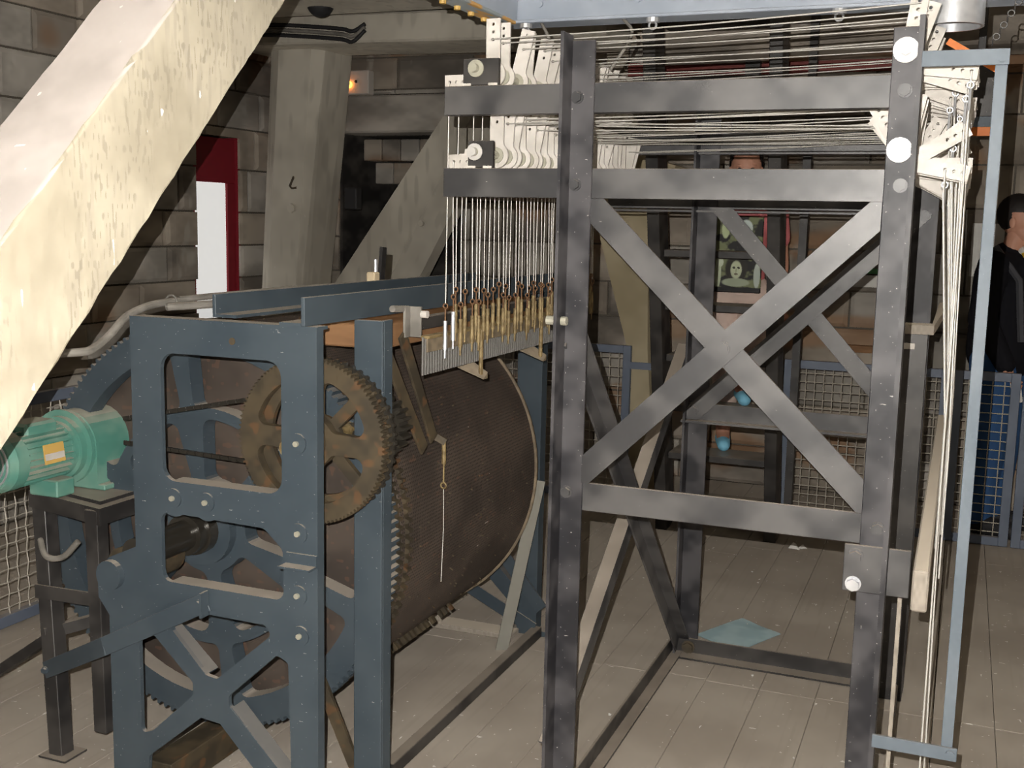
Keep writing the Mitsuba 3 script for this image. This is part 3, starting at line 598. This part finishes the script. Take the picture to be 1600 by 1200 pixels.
put('wire', tube([(-1.362, 2.90, .828), (-1.363, 2.905, .70), (-1.366, 2.90, .545)], .0014, 5), WIRE, kh)

# ---------------------------------------------------------------- reduction gears and chain
GX, GZ = -1.505, 1.040
kq = thing('reduction_gear', 'rusty brown spoked gear wheel behind the right post of the blue end plate', 'gear')
G = gearpoly(GX, GZ, .214, .0065, 108)
for i in range(4):
    a = math.radians(43 + 90 * i)
    q = Polygon([(GX + rr * math.cos(t), GZ + rr * math.sin(t)) for rr, t in [(.164, tt) for tt in np.linspace(a - .63, a + .63, 14)] + [(.068, tt) for tt in np.linspace(a + .36, a - .36, 8)]])
    G = G.difference(rounded(q, .024))
put('wheel', plate_xz(G, 2.405, 2.43), RUST, kq)
put('hub', cyl((GX, 2.385, GZ), (GX, 2.46, GZ), .048, 28), RUST, kq, smooth=40)
put('shaft', cyl((GX, 2.30, GZ), (GX, 2.72, GZ), .022, 18), BRASS, kq, smooth=40)
ks2 = thing('chain_sprocket', 'dark greasy chain sprocket behind the rusty gear wheel', 'sprocket')
S = gearpoly(GX, GZ, .200, .010, 54).difference(rounded(ring(.15, 0), .01).buffer(0) if False else Point(GX, GZ).buffer(.150, 16)).union(Point(GX, GZ).buffer(.06, 16))
for i in range(4):
    a = math.radians(45 + 90 * i); S = S.union(LineString([(GX, GZ), (GX + .16 * math.cos(a), GZ + .16 * math.sin(a))]).buffer(.016))
put('wheel', plate_xz(S, 2.46, 2.475), RUST, ks2)
put('chain_ring', plate_xz(gearpoly(GX, GZ, .207, .006, 54).difference(Point(GX, GZ).buffer(.188, 24)), 2.476, 2.488), GREASE, ks2)
kpn = thing('drive_pinion', 'dark toothed pinion meshing with the drum wheel behind the blue post', 'gear')
Pn = gearpoly(-1.412, 1.056, .083, .016, 20).difference(Point(-1.412, 1.056).buffer(.022, 12))
put('wheel', plate_xz(Pn, 2.585, 2.635), GREASE, kpn)
put('axle', cyl((-1.412, 2.535, 1.056), (-1.412, 2.69, 1.056), .022, 16), GREASE, kpn, smooth=40)
kch = thing('drive_chain', 'black roller chain running from the motor to the sprocket', 'chain')
for (p, q) in (((-2.16, 2.482, 1.032), (-1.56, 2.482, 1.156)), ((-2.16, 2.482, .963), (-1.56, 2.482, .944))):
    p, q = np.array(p), np.array(q); n = 44; links = []
    for i in range(n):
        a, b = p + (q - p) * (i / n), p + (q - p) * ((i + .92) / n); links.append(bar(a, b, .010 if i % 2 else .006, .011))
    put('strand', cat_(links), GREASE, kch)

# ---------------------------------------------------------------- motor, stand, conduit
kmo = thing('electric_motor', 'teal green electric gear motor on the black stand', 'motor')
MX, MZ = -2.445, .912
def cyl_y(y0, y1, r, n=32, r2=None): return cyl((MX, y0, MZ), (MX, y1, MZ), r, n, r2)
put('fan_cover', cat_([cyl_y(2.275, 2.295, .075, 32, .085), cyl_y(2.295, 2.335, .086)]), TEAL, kmo, smooth=35)
put('fan_grille', cat_([torus((MX, 2.274, MZ), rr, .003, 1, 24, 5) for rr in (.02, .035, .05, .065)]), GALV, kmo)
fins = [cyl_y(2.335, 2.51, .072)]
for i in range(26):
    a = 2 * math.pi * i / 26; o = np.array([math.cos(a), 0, math.sin(a)]); c = np.array([MX, 0, MZ])
    fins.append(bar(c + o * .076 + [0, 2.34, 0], c + o * .076 + [0, 2.505, 0], .016, .004, up=np.cross(o, [0, 1, 0])))
put('body', cat_(fins), TEAL, kmo, smooth=35)
put('terminal_box', box(MX - .035, MX + .05, 2.36, 2.48, MZ + .06, MZ + .10, .008), TEAL, kmo)
put('end_shield', cat_([cyl_y(2.51, 2.525, .082), cyl_y(2.525, 2.545, .094)]), TEAL, kmo, smooth=35)
GXm = MX + .01
put('gearbox', cat_([hullm([(GXm + (.105 * math.cos(t)), y, MZ + .005 + .105 * math.sin(t)) for t in np.linspace(0, math.pi, 14) for y in (2.56, 2.83)] + [(GXm + q * .105, y, MZ - .118) for q in (-1, 1) for y in (2.56, 2.83)]), cyl_y(2.545, 2.562, .112)]), TEAL, kmo, smooth=35)
put('foot', cat_([box(GXm - .12, GXm + .13, 2.56, 2.83, MZ - .122, MZ - .105, .003), box(MX - .02, MX + .085, 2.43, 2.50, MZ - .122, MZ - .072, .004)]), TEAL, kmo)
a0 = math.radians(8)
o = np.array([math.cos(a0), 0, math.sin(a0)]); t_ = np.array([-math.sin(a0), 0, math.cos(a0)]); c = np.array([MX, 2.425, MZ])
put('nameplate', bar(c + o * .0855 - [0, .038, 0], c + o * .0855 + [0, .038, 0], .003, .056, up=t_), OCHRE, kmo, 'ochre name plate')
put('nameplate_strip', bar(c + o * .0865 - t_ * .008 - [0, .036, 0], c + o * .0865 - t_ * .008 + [0, .036, 0], .003, .018, up=t_), CREAM, kmo)
put('eye', torus((GXm, 2.68, MZ + .115), .010, .004, 0), TEAL, kmo)
kst = thing('motor_stand', 'black welded angle-iron stand with a dusty top under the green motor', 'stand')
sx0, sx1, sy0, sy1, sz = -2.535, -2.215, 2.43, 2.86, .80
def legm(x_, y_, sx_, sy_, z0, z1):
    return cat_([box(x_, x_ + sx_ * .05, y_, y_ + sy_ * .006, z0, z1, .001), box(x_, x_ + sx_ * .006, y_, y_ + sy_ * .05, z0, z1, .001)])
TOP = Polygon([(-2.538, 2.50), (-2.205, 2.425), (-2.20, 2.84), (-2.56, 2.86)])
put('top', cat_([plate_xy(TOP, sz - .03, sz - .022), plate_xy(TOP.buffer(-.03, join_style=2), sz - .022, sz - .012)]), DARK, kst)
put('apron', cat_([bar((-2.538, 2.503, sz - .05), (-2.205, 2.428, sz - .05), .006, .042), bar((-2.208, 2.43, sz - .05), (-2.203, 2.84, sz - .05), .006, .042)]), DARK, kst)
put('leg', bar((-2.505, 2.525, sz - .03), (-2.395, 2.445, .002), .05, .05, up=(0, 1, 0), c=.002), DARK, kst)
put('leg', bar((-2.24, 2.45, sz - .03), (-2.24, 2.46, .10), .045, .045, up=(0, 1, 0), c=.002), DARK, kst)
put('leg', bar((-2.24, 2.83, sz - .03), (-2.24, 2.83, .002), .045, .045, up=(0, 1, 0), c=.002), DARK, kst)
put('leg', bar((-2.51, 2.83, sz - .03), (-2.51, 2.83, .002), .045, .045, up=(0, 1, 0), c=.002), DARK, kst)
put('rail', bar((-2.46, 2.435, .50), (-2.22, 2.435, .505), .006, .04), DARK, kst)
put('rail', bar((-2.24, 2.45, .38), (-2.24, 2.83, .38), .006, .04), DARK, kst)
put('rail', bar((-2.46, 2.46, .36), (-2.24, 2.80, .40), .02, .035), DARK, kst)
put('foot', box(-2.44, -2.34, 2.40, 2.49, .001, .007), DARK, kst)
solo('floor_bar', bar((-2.44, 2.52, .36), (-2.95, 2.62, .03), .03, .03), DARK, 'black bar leaning from the motor stand down to the floor at the left edge', 'bar')
pipe = put('cable_loop', tube(spline([(-2.43, 2.43, .66), (-2.38, 2.40, .625), (-2.32, 2.40, .63), (-2.27, 2.41, .68)]), .009, 8), CABLE, kmo, 'grey cable loop', smooth=True)
kcd = thing('conduit', 'grey flexible conduit curling over the left end of the blue frame', 'conduit')
put('hose', tube(spline([(-2.06, 2.06, 1.262), (-2.0, 2.15, 1.262), (-2.0, 2.20, 1.268), (-2.0, 2.26, 1.298), (-2.0, 2.32, 1.338), (-2.0, 2.42, 1.362), (-1.99, 2.55, 1.368)]), .0105, 10), CABLE, kcd, smooth=True)
put('pipe', tube([(-1.99, 2.52, 1.372), (-1.90, 2.9, 1.385), (-1.82, 3.9, 1.385)], .009, 8), CABLE, kcd, smooth=True)
put('pipe', tube([(-1.975, 2.45, 1.356), (-1.86, 2.7, 1.362), (-1.80, 3.9, 1.362)], .011, 8), CABLE, kcd, smooth=True)
put('tie', torus((-2.0, 2.50, 1.366), .018, .003, 1), CABLE, kcd)
kto = thing('latch_lever', 'small dark latch lever with a yellow wooden grip behind the rear blue beam', 'lever')
put('blade', bar((-1.79, 3.30, 1.37), (-1.785, 3.31, 1.51), .012, .028, up=(0, 1, 0)), DARK, kto)
put('grip', bar((-1.79, 3.25, 1.36), (-1.79, 3.25, 1.43), .03, .04, up=(0, 1, 0), c=.004), mat('cream_wood', (0.55, 0.45, 0.30), .8), kto)
put('pin', cyl((-1.79, 3.268, 1.43), (-1.79, 3.268, 1.47), .007, 8), GALV, kto)

# ---------------------------------------------------------------- wire mesh fences
def panel(label, p, q, z0, z1, cell, crimp, cross=True):
    p, q = np.array(p, float), np.array(q, float); L = np.linalg.norm(q - p); d = (q - p) / L; up = np.array([0, 0, 1.0]); nn = np.cross(d, up)
    k = thing('mesh_fence', label, 'fence'); w = .045
    P = lambda u, v, o=0.0: np.array([p[0], p[1], 0]) + np.array([d[0], d[1], 0]) * u + up * v + nn * o
    for u in (w / 2, L - w / 2): put('upright', bar(P(u, z0), P(u, z1), .03, w, up=d, c=.002), FBLUE, k)
    for v in (z0 + w / 2, z1 - w / 2): put('rail', bar(P(w, v), P(L - w, v), .03, w, c=.002), FBLUE, k)
    def run(a, b, n, ph):
        ts = np.linspace(0, 1, n); return [a + (b - a) * t + nn * crimp * (1 if (i + ph) % 2 else -1) for i, t in enumerate(ts)]
    nu, nv = int((L - 2 * w) / cell), int((z1 - z0 - 2 * w) / cell)
    for i in range(1, nu + 1):
        u = w + (L - 2 * w) * (i - .5) / nu; put('mesh_wire', tube(run(P(u, z0 + w - .01), P(u, z1 - w + .01), nv + 2, i), .0028, 4), MESHW, k)
    for j in range(1, nv + 1):
        v = z0 + w + (z1 - z0 - 2 * w) * (j - .5) / nv; put('mesh_wire', tube(run(P(w - .01, v), P(L - w + .01, v), nu + 2, j + 1), .0028, 4), MESHW, k)
    return k
panel('blue framed wire mesh fence along the left wall behind the motor, its nearer panel', (-3.345, 2.2, 0), (-3.345, 3.95, 0), .01, .90, .05, .004)
panel('blue framed wire mesh fence along the left wall, its panel hidden behind the drum', (-3.345, 3.97, 0), (-3.345, 6.1, 0), .01, .90, .06, .003)
kfn = panel('blue framed wire mesh fence panel left of the concrete pier', (-2.95, 6.15, 0), (-1.72, 6.15, 0), .01, .92, .052, .002)
put('latch', box(-1.72, -1.54, 6.13, 6.138, .79, .83), FBLUE, kfn); put('latch_end', box(-1.54, -1.50, 6.125, 6.14, .785, .835), RUST, kfn)
panel('blue framed wire mesh fence panel behind the crossed braces, right of the stair', (-.86, 6.15, 0), (-.02, 6.15, 0), .004, .90, .046, .002)
panel('blue framed wire mesh fence panel in front of the man in the black jacket', (-.005, 6.15, 0), (.310, 6.15, 0), .004, .90, .046, .002)
panel('blue framed wire mesh fence panel at the right edge, past the man', (.325, 6.15, 0), (1.5, 6.15, 0), .004, .90, .046, .002)

# ---------------------------------------------------------------- stair
kla = thing('steep_stair', 'steep black steel stair behind the crossed braces', 'stair')
sy = lambda z: 5.78 - .25 * z
for xa, xb in ((-1.43, -1.36), (-.86, -.80)):
    put('stringer', bar((xa + .035, sy(0), .0), (xa + .035, sy(2.75), 2.75), .06, .17, up=(0, 1, .25), c=.003), DARK, kla)
for i in range(10):
    z = .17 + .263 * i
    put('tread', box(-1.36, -.86, sy(z) - .03, sy(z) + .19, z - .035, z, .003), DARK, kla)
solo('steel_beam', box(-1.9, -.25, 6.5, 6.6, 2.46, 2.53), mat('dark_red', (0.16, 0.03, 0.025), .6), 'dark red steel beam behind the upper cross wires', 'beam')
for i, xx in enumerate((-1.2, -.805)):
    solo('hanger_post', box(xx, xx + (.04 if i else .08), 6.0 if i else 6.4, 6.06 if i else 6.46, 0 if i else 1.9, ZC), DARK, ('dark upright above the stair, left of the pair' if i == 0 else 'dark upright right of the stair'), 'post')

# ---------------------------------------------------------------- people
def chain_mesh(chains, edge, it=8, lam=.5):
    M = None
    for ch in chains:
        for (p, ra), (q, rb) in zip(ch[:-1], ch[1:]):
            s1 = m3.Manifold.sphere(ra, 20).translate(tuple(map(float, p))); s2 = m3.Manifold.sphere(rb, 20).translate(tuple(map(float, q)))
            h = m3.Manifold.batch_hull([s1, s2]); M = h if M is None else M + h
    t = tm(M.refine_to_length(edge)); t.merge_vertices(); trimesh.smoothing.filter_taubin(t, lamb=lam, iterations=it); return t
def ell(c, rx, ry, rz, n=3, R=None):
    s = trimesh.creation.icosphere(n); s.vertices = s.vertices * [rx, ry, rz]
    if R is not None: s.vertices = s.vertices @ R.T
    s.apply_translation(c); return s
def figure(base, face, J, cl, key, head_h=.24):
    "J: joints in (forward, left, z) local coordinates; cl: clothing dict"
    f = np.array([math.cos(face), math.sin(face), 0]); l = np.array([-math.sin(face), math.cos(face), 0]); b = np.array([base[0], base[1], 0])
    W = lambda p: b + f * p[0] + l * p[1] + np.array([0, 0, p[2]])
    R = np.stack([f, l, [0, 0, 1]], 1)
    hc = np.array(J['head'])
    body = [[(W(J['pelvis']), .115), (W(J['waist']), .11), (W(J['chest']), .125)], [(W(J['chest']), .10), (W(J['neck']), .055), (W(hc + [0, 0, -.08]), .055)],
            [(W(J['shL']), .055), (W(J['chest']), .10)], [(W(J['shR']), .055), (W(J['chest']), .10)]]
    hands = []
    for s in 'LR':
        body.append([(W(J['sh' + s]), .052), (W(J['el' + s]), .040), (W(J['wr' + s]), .027)])
        body.append([(W(J['hip' + s]), .09), (W(J['kn' + s]), .055), (W(J['an' + s]), .037)])
        body.append([(W(J['pelvis']), .11), (W(J['hip' + s]), .09)])
        w, e = np.array(J['wr' + s]), np.array(J['el' + s]); d = (w - e) / np.linalg.norm(w - e); sd = np.cross(d, [1, 0, 0.01]); sd /= np.linalg.norm(sd); nb = np.cross(sd, d)
        body.append([(W(w), .024), (W(w + d * .045 + sd * .016), .017)]); body.append([(W(w), .024), (W(w + d * .045 - sd * .016), .017)]); body.append([(W(w + d * .045 + sd * .016), .017), (W(w + d * .075 - sd * .018), .014)])
        for q in range(4):
            o = sd * (.026 - .0175 * q); ln = (.065, .078, .072, .055)[q]; a0 = w + d * .07 + o
            body.append([(W(a0), .0095), (W(a0 + d * ln * .5 + nb * .006), .0088), (W(a0 + d * ln * .85 + nb * .022), .0078)])
        body.append([(W(w + d * .02 + sd * .026), .012), (W(w + d * .05 + sd * .046), .0105), (W(w + d * .078 + sd * .047 + nb * .01), .009)])
        an, to = np.array(J['an' + s]), np.array(J['toe' + s]); body.append([(W(an), .037), (W(to), .03)])
    bm = chain_mesh(body, .02)
    # head: skull, jaw, nose, ears, brows and lips in one surface with the body
    hd = [ell((0, 0, 0.02), .098, .076, .105), ell((.022, 0, -.055), .068, .056, .062), ell((.096, 0, -.022), .016, .012, .02), ell((.085, 0, -.066), .014, .024, .008), ell((.084, 0, -.078), .013, .02, .007),
          ell((-.005, .078, -.012), .017, .009, .03, 2), ell((-.005, -.078, -.012), .017, .009, .03, 2), ell((.080, .03, .016), .014, .022, .007, 2), ell((.080, -.03, .016), .014, .022, .007, 2), ell((.07, 0, -.105), .02, .026, .018, 2)]
    hm = None
    for e in hd:
        q = m3.Manifold(m3.Mesh(e.vertices.astype(np.float32), e.faces.astype(np.uint32))); hm = q if hm is None else hm + q
    ht = tm(hm.refine_to_length(.012)); ht.merge_vertices(); trimesh.smoothing.filter_taubin(ht, iterations=4)
    ht.vertices = ht.vertices @ R.T + W(hc)
    put('body', cat_([bm, ht]), SKIN, key, smooth=True)
    eyes = cat_([ell(W(hc + [.084, s * .031, 0]), .011, .014, .008, 2) for s in (1, -1)]); put('eyes', eyes, HAIR, key)
    hr = ell((-.012, 0, .035), .104, .086, .105, 4)
    v = hr.vertices; keep = (v[:, 2] > .035) | (v[:, 0] < -.005); front = (v[:, 0] > .05) & (v[:, 2] < .085); m_ = keep & ~front & (v[:, 2] > cl.get('hairlow', -.06))
    hr.update_faces(m_[hr.faces].all(1)); hr.remove_unreferenced_vertices()
    n2 = hr.copy(); n2.vertices = n2.vertices * 0.985; n2.invert(); hr = cat_([hr, n2]); hr.vertices = hr.vertices @ R.T + W(hc)
    put('hair', hr, HAIR, key, smooth=True)
    return W, R
km = thing('person', 'person with short dark hair in a black jacket and blue jeans behind the right fence', 'person')
J = dict(pelvis=(0, 0, .98), waist=(0, 0, 1.12), chest=(.0, 0, 1.36), neck=(.01, 0, 1.50), head=(.04, 0, 1.665), shL=(0, .19, 1.43), shR=(0, -.19, 1.43), elL=(.03, .24, 1.14), wrL=(.20, .17, 1.0), elR=(-.02, -.24, 1.16), wrR=(.10, -.20, .93),
         hipL=(0, .09, .92), hipR=(0, -.09, .92), knL=(.02, .10, .50), knR=(.02, -.10, .50), anL=(-.01, .11, .09), anR=(-.01, -.11, .09), toeL=(.13, .12, .04), toeR=(.13, -.12, .04))
Wm, Rm = figure((.215, 6.48), math.radians(-22), J, {}, km)
G = lambda n, r: (Wm(J[n]), r)
put('jacket', chain_mesh([[G('pelvis', .175), G('waist', .17), G('chest', .165)], [G('chest', .15), (Wm((-.01, 0, 1.47)), .085)], [G('shL', .08), G('chest', .14)], [G('shR', .08), G('chest', .14)],
                          [G('shL', .082), G('elL', .07), G('wrL', .05)], [G('shR', .082), G('elR', .07), G('wrR', .05)]], .03), JACKET, km, smooth=True)
put('jeans', chain_mesh([[G('pelvis', .15), G('hipL', .12), G('knL', .085), (Wm((-.01, .11, .10)), .07)], [G('pelvis', .15), G('hipR', .12), G('knR', .085), (Wm((-.01, -.11, .10)), .07)]], .03), JEANS, km, smooth=True)
for s in 'LR': put('shoe', chain_mesh([[(Wm(np.array(J['an' + s]) + [-.02, 0, -.035]), .055), (Wm(np.array(J['toe' + s]) + [.045, 0, 0.008]), .046)]], .02, 3), RUBBER, km, smooth=True)
put('shirt', chain_mesh([[(Wm((.135, 0, 1.36)), .05), (Wm((.085, 0, 1.49)), .05)]], .02, 3), WHITE, km, 'white shirt front', smooth=True)
put('lanyard', cat_([tube([Wm((.09, -.055, 1.50)), Wm((.165, -.03, 1.36)), Wm((.19, 0, 1.22))], .008, 5), tube([Wm((.09, .055, 1.50)), Wm((.165, .03, 1.36)), Wm((.19, 0, 1.22))], .008, 5)]), YELLOW, km, 'yellow lanyard')
put('bag_strap', tube([Wm((.0, -.19, 1.53)), Wm((.13, -.18, 1.36)), Wm((.16, -.17, 1.05))], .018, 6), mat('dark_grey_cloth', (.05, .052, .06), .8), km)
solo('folded_paper', bar(Wm((.155, -.19, .845)), Wm((.175, -.19, .74)), .006, .05, up=(0, 0.3, .9) if False else (1, 0, .2)), WHITE, 'small folded white paper held in the hand of the man behind the fence', 'paper')
kw_ = thing('person', 'person in a pink top and light blue shoes climbing the steep black stair', 'person')
J2 = dict(pelvis=(0, 0, 1.28), waist=(0, 0, 1.40), chest=(.0, 0, 1.60), neck=(.02, 0, 1.73), head=(.05, 0, 1.89), shL=(0, .165, 1.67), shR=(0, -.165, 1.67), elL=(-.02, .20, 1.42), wrL=(.03, .21, 1.22), elR=(-.02, -.20, 1.42), wrR=(.03, -.21, 1.22),
          hipL=(0, .085, 1.23), hipR=(0, -.085, 1.23), knL=(.16, .07, .98), knR=(.03, -.05, .86), anL=(.04, .03, .77), anR=(-.06, -.055, .50), toeL=(.15, .05, .725), toeR=(.06, -.045, .465))
Wp, Rp = figure((-1.075, 5.90), math.radians(-80), J2, {'hairlow': -.12}, kw_)
G2 = lambda n, r: (Wp(J2[n]), r)
put('top', chain_mesh([[G2('pelvis', .125), G2('waist', .12), G2('chest', .13)], [G2('shL', .062), G2('chest', .115)], [G2('shR', .062), G2('chest', .115)], [G2('shL', .06), (Wp((.01, .185, 1.55)), .055)], [G2('shR', .06), (Wp((.01, -.185, 1.55)), .055)]], .025), PINK, kw_, 'pink top', smooth=True)
put('trousers', chain_mesh([[G2('pelvis', .13), G2('hipL', .105), G2('knL', .075), (Wp((.05, .03, .88)), .062)], [G2('pelvis', .13), G2('hipR', .105), G2('knR', .075), (Wp((-.05, -.055, .62)), .06)]], .025), PALEPINK, kw_, 'pale pink trousers', smooth=True)
for s in 'LR': put('shoe', chain_mesh([[(Wp(np.array(J2['an' + s]) + [-.03, 0, -.03]), .042), (Wp(np.array(J2['toe' + s]) + [.03, 0, 0]), .034)]], .02, 3), SHOE, kw_, 'light blue shoe', smooth=True)
def printfn(p, n, uv):
    u, v = (p.x + 1.275) / .34, (p.z - 1.27) / .40
    c = mix((0.012, 0.012, 0.012), (0.16, 0.18, 0.09), smoothstep(0.45, 0.6, fbm(p.x * 22, 3.0, p.z * 22, 3)))
    def blob(c, cx, cz, rx, rz, col):
        d = dr.sqrt(dr.square((u - cx) / rx) + dr.square((v - cz) / rz)); return mix(c, col, 1 - smoothstep(0.85, 1.1, d))
    c = blob(c, .60, .30, .17, .20, (0.02, 0.018, 0.012)); c = blob(c, .60, .13, .21, .055, (0.30, 0.34, 0.24)); c = blob(c, .60, .29, .085, .115, (0.44, 0.48, 0.33))
    c = blob(c, .565, .315, .022, .014, (0.04, 0.04, 0.03)); c = blob(c, .635, .315, .022, .014, (0.04, 0.04, 0.03)); c = blob(c, .60, .235, .03, .012, (0.12, 0.10, 0.07)); c = blob(c, .60, .275, .010, .03, (0.30, 0.33, 0.22))
    c = blob(c, .33, .24, .05, .19, (0.42, 0.47, 0.33)); c = blob(c, .36, .38, .05, .06, (0.5, 0.55, 0.42)); c = blob(c, .91, .22, .05, .16, (0.40, 0.45, 0.40))
    c = blob(c, .72, .82, .10, .10, (0.48, 0.55, 0.52)); c = blob(c, .42, .80, .06, .12, (0.45, 0.52, 0.30)); c = blob(c, .08, .75, .06, .16, (0.5, 0.56, 0.6)); c = blob(c, .10, .38, .05, .10, (0.42, 0.48, 0.44))
    return mix(c, (0.008, 0.008, 0.008), 1 - smoothstep(.06, .075, v))
kbg = thing('printed_bag', 'black bag printed with greenish black-and-white portraits hanging in front of the climbing person', 'bag')
put('panel', box(-1.27, -.945, 5.735, 5.752, 1.27, 1.655, .004), mat('portrait_print', printfn, .6), kbg)
put('strap', tube([(-1.25, 5.74, 1.65), (-1.22, 5.76, 1.75), (-1.15, 5.85, 1.80)], .012, 6), PINK, kbg); put('strap', tube([(-.96, 5.74, 1.65), (-.98, 5.76, 1.75), (-1.03, 5.85, 1.80)], .012, 6), PINK, kbg)

# ---------------------------------------------------------------- small things
def sheet(pts, z0, label):
    P = np.array(pts, float); n = 12; V, F = [], []
    for i in range(n + 1):
        for j in range(n + 1):
            s, t = i / n, j / n; q = (1 - s) * ((1 - t) * P[0] + t * P[1]) + s * ((1 - t) * P[3] + t * P[2])
            V.append((q[0], q[1], z0 + .004 + .005 * meshkit.noise(np.array([[q[0] * 9, q[1] * 14, 0]]))[0]))
    for i in range(n):
        for j in range(n):
            a = i * (n + 1) + j; F += [(a, a + 1, a + n + 2), (a, a + n + 2, a + n + 1)]
    m = trimesh.Trimesh(V, F, process=False); b = m.copy(); b.vertices = b.vertices - [0, 0, .002]; b.invert(); return cat_([m, b])
solo('plastic_sheet', sheet([(-.877, 4.224), (-.741, 4.487), (-.567, 4.369), (-.695, 4.104)], 0, ''), SHEET, 'crumpled light blue plastic sheet lying on the floor behind the frame', 'sheet')
solo('paper_scrap', cat_([hullm([(-.72, 5.63, .001), (-.66, 5.62, .001), (-.69, 5.69, .012), (-.70, 5.65, .03)]), hullm([(-.68, 5.63, .001), (-.63, 5.66, .001), (-.65, 5.64, .028)])]), WHITE, 'torn white scrap on the floor under the crossed braces', 'paper')
solo('red_bead', ell((-1.66, 3.9 + .22, .012), .012, .012, .012, 2), RED, 'small red bead on the floor under the far end of the drum', 'bead')
r = np.random.default_rng(3)
for i in range(26):
    x_, y_ = r.uniform(-1.3, .1), r.uniform(2.95, 5.2)
    if -.95 < x_ < -.88: continue
    s = r.uniform(.004, .009)
    solo('plaster_crumb', hullm(np.array([x_, y_, .001]) + r.uniform(0, 1, (8, 3)) * [s * 1.6, s * 1.6, s]), WHITE, 'small white plaster crumb on the floorboards', 'crumb', 'plaster crumbs on the floor')
kx = thing('junction_box', 'small white box with a glowing orange lamp high beside the concrete column', 'junction box')
put('case', box(-4.05, -3.83, YB - .12, YB - .04, 2.44, 2.60, .006), mat('white_plastic', (.5, .47, .43), .5), kx)
put('knob', cyl((-3.925, YB - .125, 2.525), (-3.925, YB - .12, 2.525), .010, 12), RUBBER, kx)
led = put('lamp', ell((-3.975, YB - .135, 2.505), .024, .02, .024, 2), ORANGE, kx, 'glowing orange lamp', smooth=True)
scene[led]['emitter'] = {'type': 'area', 'radiance': {'type': 'rgb', 'value': [9.0, 2.6, 0.3]}}
solo('black_lamp', cat_([ell((-3.36, 5.5, 2.76), .075, .075, .075, 3), cyl((-3.36, 5.5, 2.80), (-3.36, 5.5, 2.86), .03, 12)]), RUBBER, 'round black lamp under the ceiling above the concrete column', 'lamp', smooth=40)
for j, (dz, lab) in enumerate(((0, 'topmost'), (-.03, 'middle'), (-.06, 'lowest'))):
    solo('cable', tube(spline([(-4.3, 6.03, 2.76 + dz), (-4.0, 6.02, 2.76 + dz), (-3.56, 6.02, 2.72 + dz), (-3.46, 6.02, 2.70 + dz), (-3.38, 6.03, 2.74 + dz * .6)]), .012, 8), RUBBER if j != 1 else CABLE, f'{lab} of the three cables along the top of the concrete column', 'cable', smooth=True)
solo('wall_switch', box(-3.74, -3.65, YB - .6, YB - .52, 1.66, 1.80, .008), RUBBER, 'small black box beside the right edge of the concrete column', 'switch box')
solo('notice', box(.03, .20, YB - .06, YB - .045, 1.35, 1.65), WHITE, 'white notice on the wall behind the man', 'notice')
kn = thing('information_board', 'white board with a green top strip on the back wall right of the frame braces', 'board')
put('panel', box(-.62, -.36, YB - .06, YB - .045, 1.265, 1.335), WHITE, kn); put('strip', box(-.62, -.36, YB - .062, YB - .045, 1.345, 1.375), mat('green_print', (.10, .30, .12), .6), kn)
solo('wall_plank', box(-.70, -.2, 6.8, 6.86, .89, .93), TIMBER, 'orange brown plank above the mesh fence behind the braces', 'plank')
kdb = thing('hanging_case', 'dark hanging case with a blue lower edge and orange strip right of the cranks', 'case')
put('case', box(-.075, .085, 5.0, 5.25, 2.06, 2.30, .004), DARK, kdb); put('rail', box(-.06, .09, 4.98, 5.0, 2.02, 2.06), LBLUE, kdb); put('strip', box(-.075, .06, 4.985, 5.0, 1.985, 2.02), ORANGE, kdb); put('hanger', box(-.01, .02, 5.1, 5.13, 2.30, ZC, .002), DARK, kdb)
solo('orange_strap', bar((-.083, 3.3, 2.103), (.062, 3.3, 2.015), .006, .018, up=(0, 0, 1)), ORANGE, 'orange strap crossing behind the top of the blue guard', 'strap')
chn = []
p, q = np.array((.072, 2.62, 2.085)), np.array((.022, 2.60, 1.99))
for i in range(9):
    c = p + (q - p) * i / 8; chn.append(torus(c, .0065, .0014, i % 2, 10, 5))
solo('hook_chain', cat_(chn), DARK, 'short steel chain hanging above the blue guard', 'chain')
for i, (xa, za, lab) in enumerate(((-1.25, 2.205, 'left'), (-.99, 2.205, 'right'))):
    solo('rope', tube(spline([(xa, 3.32, za), (xa + .03, 3.31, za - .05), (xa + .07 - .10 * i, 3.30, za - .15)]), .005, 6), CABLE, f'grey rope end hanging from the blue steel beam, {lab} of the two', 'rope', smooth=True)
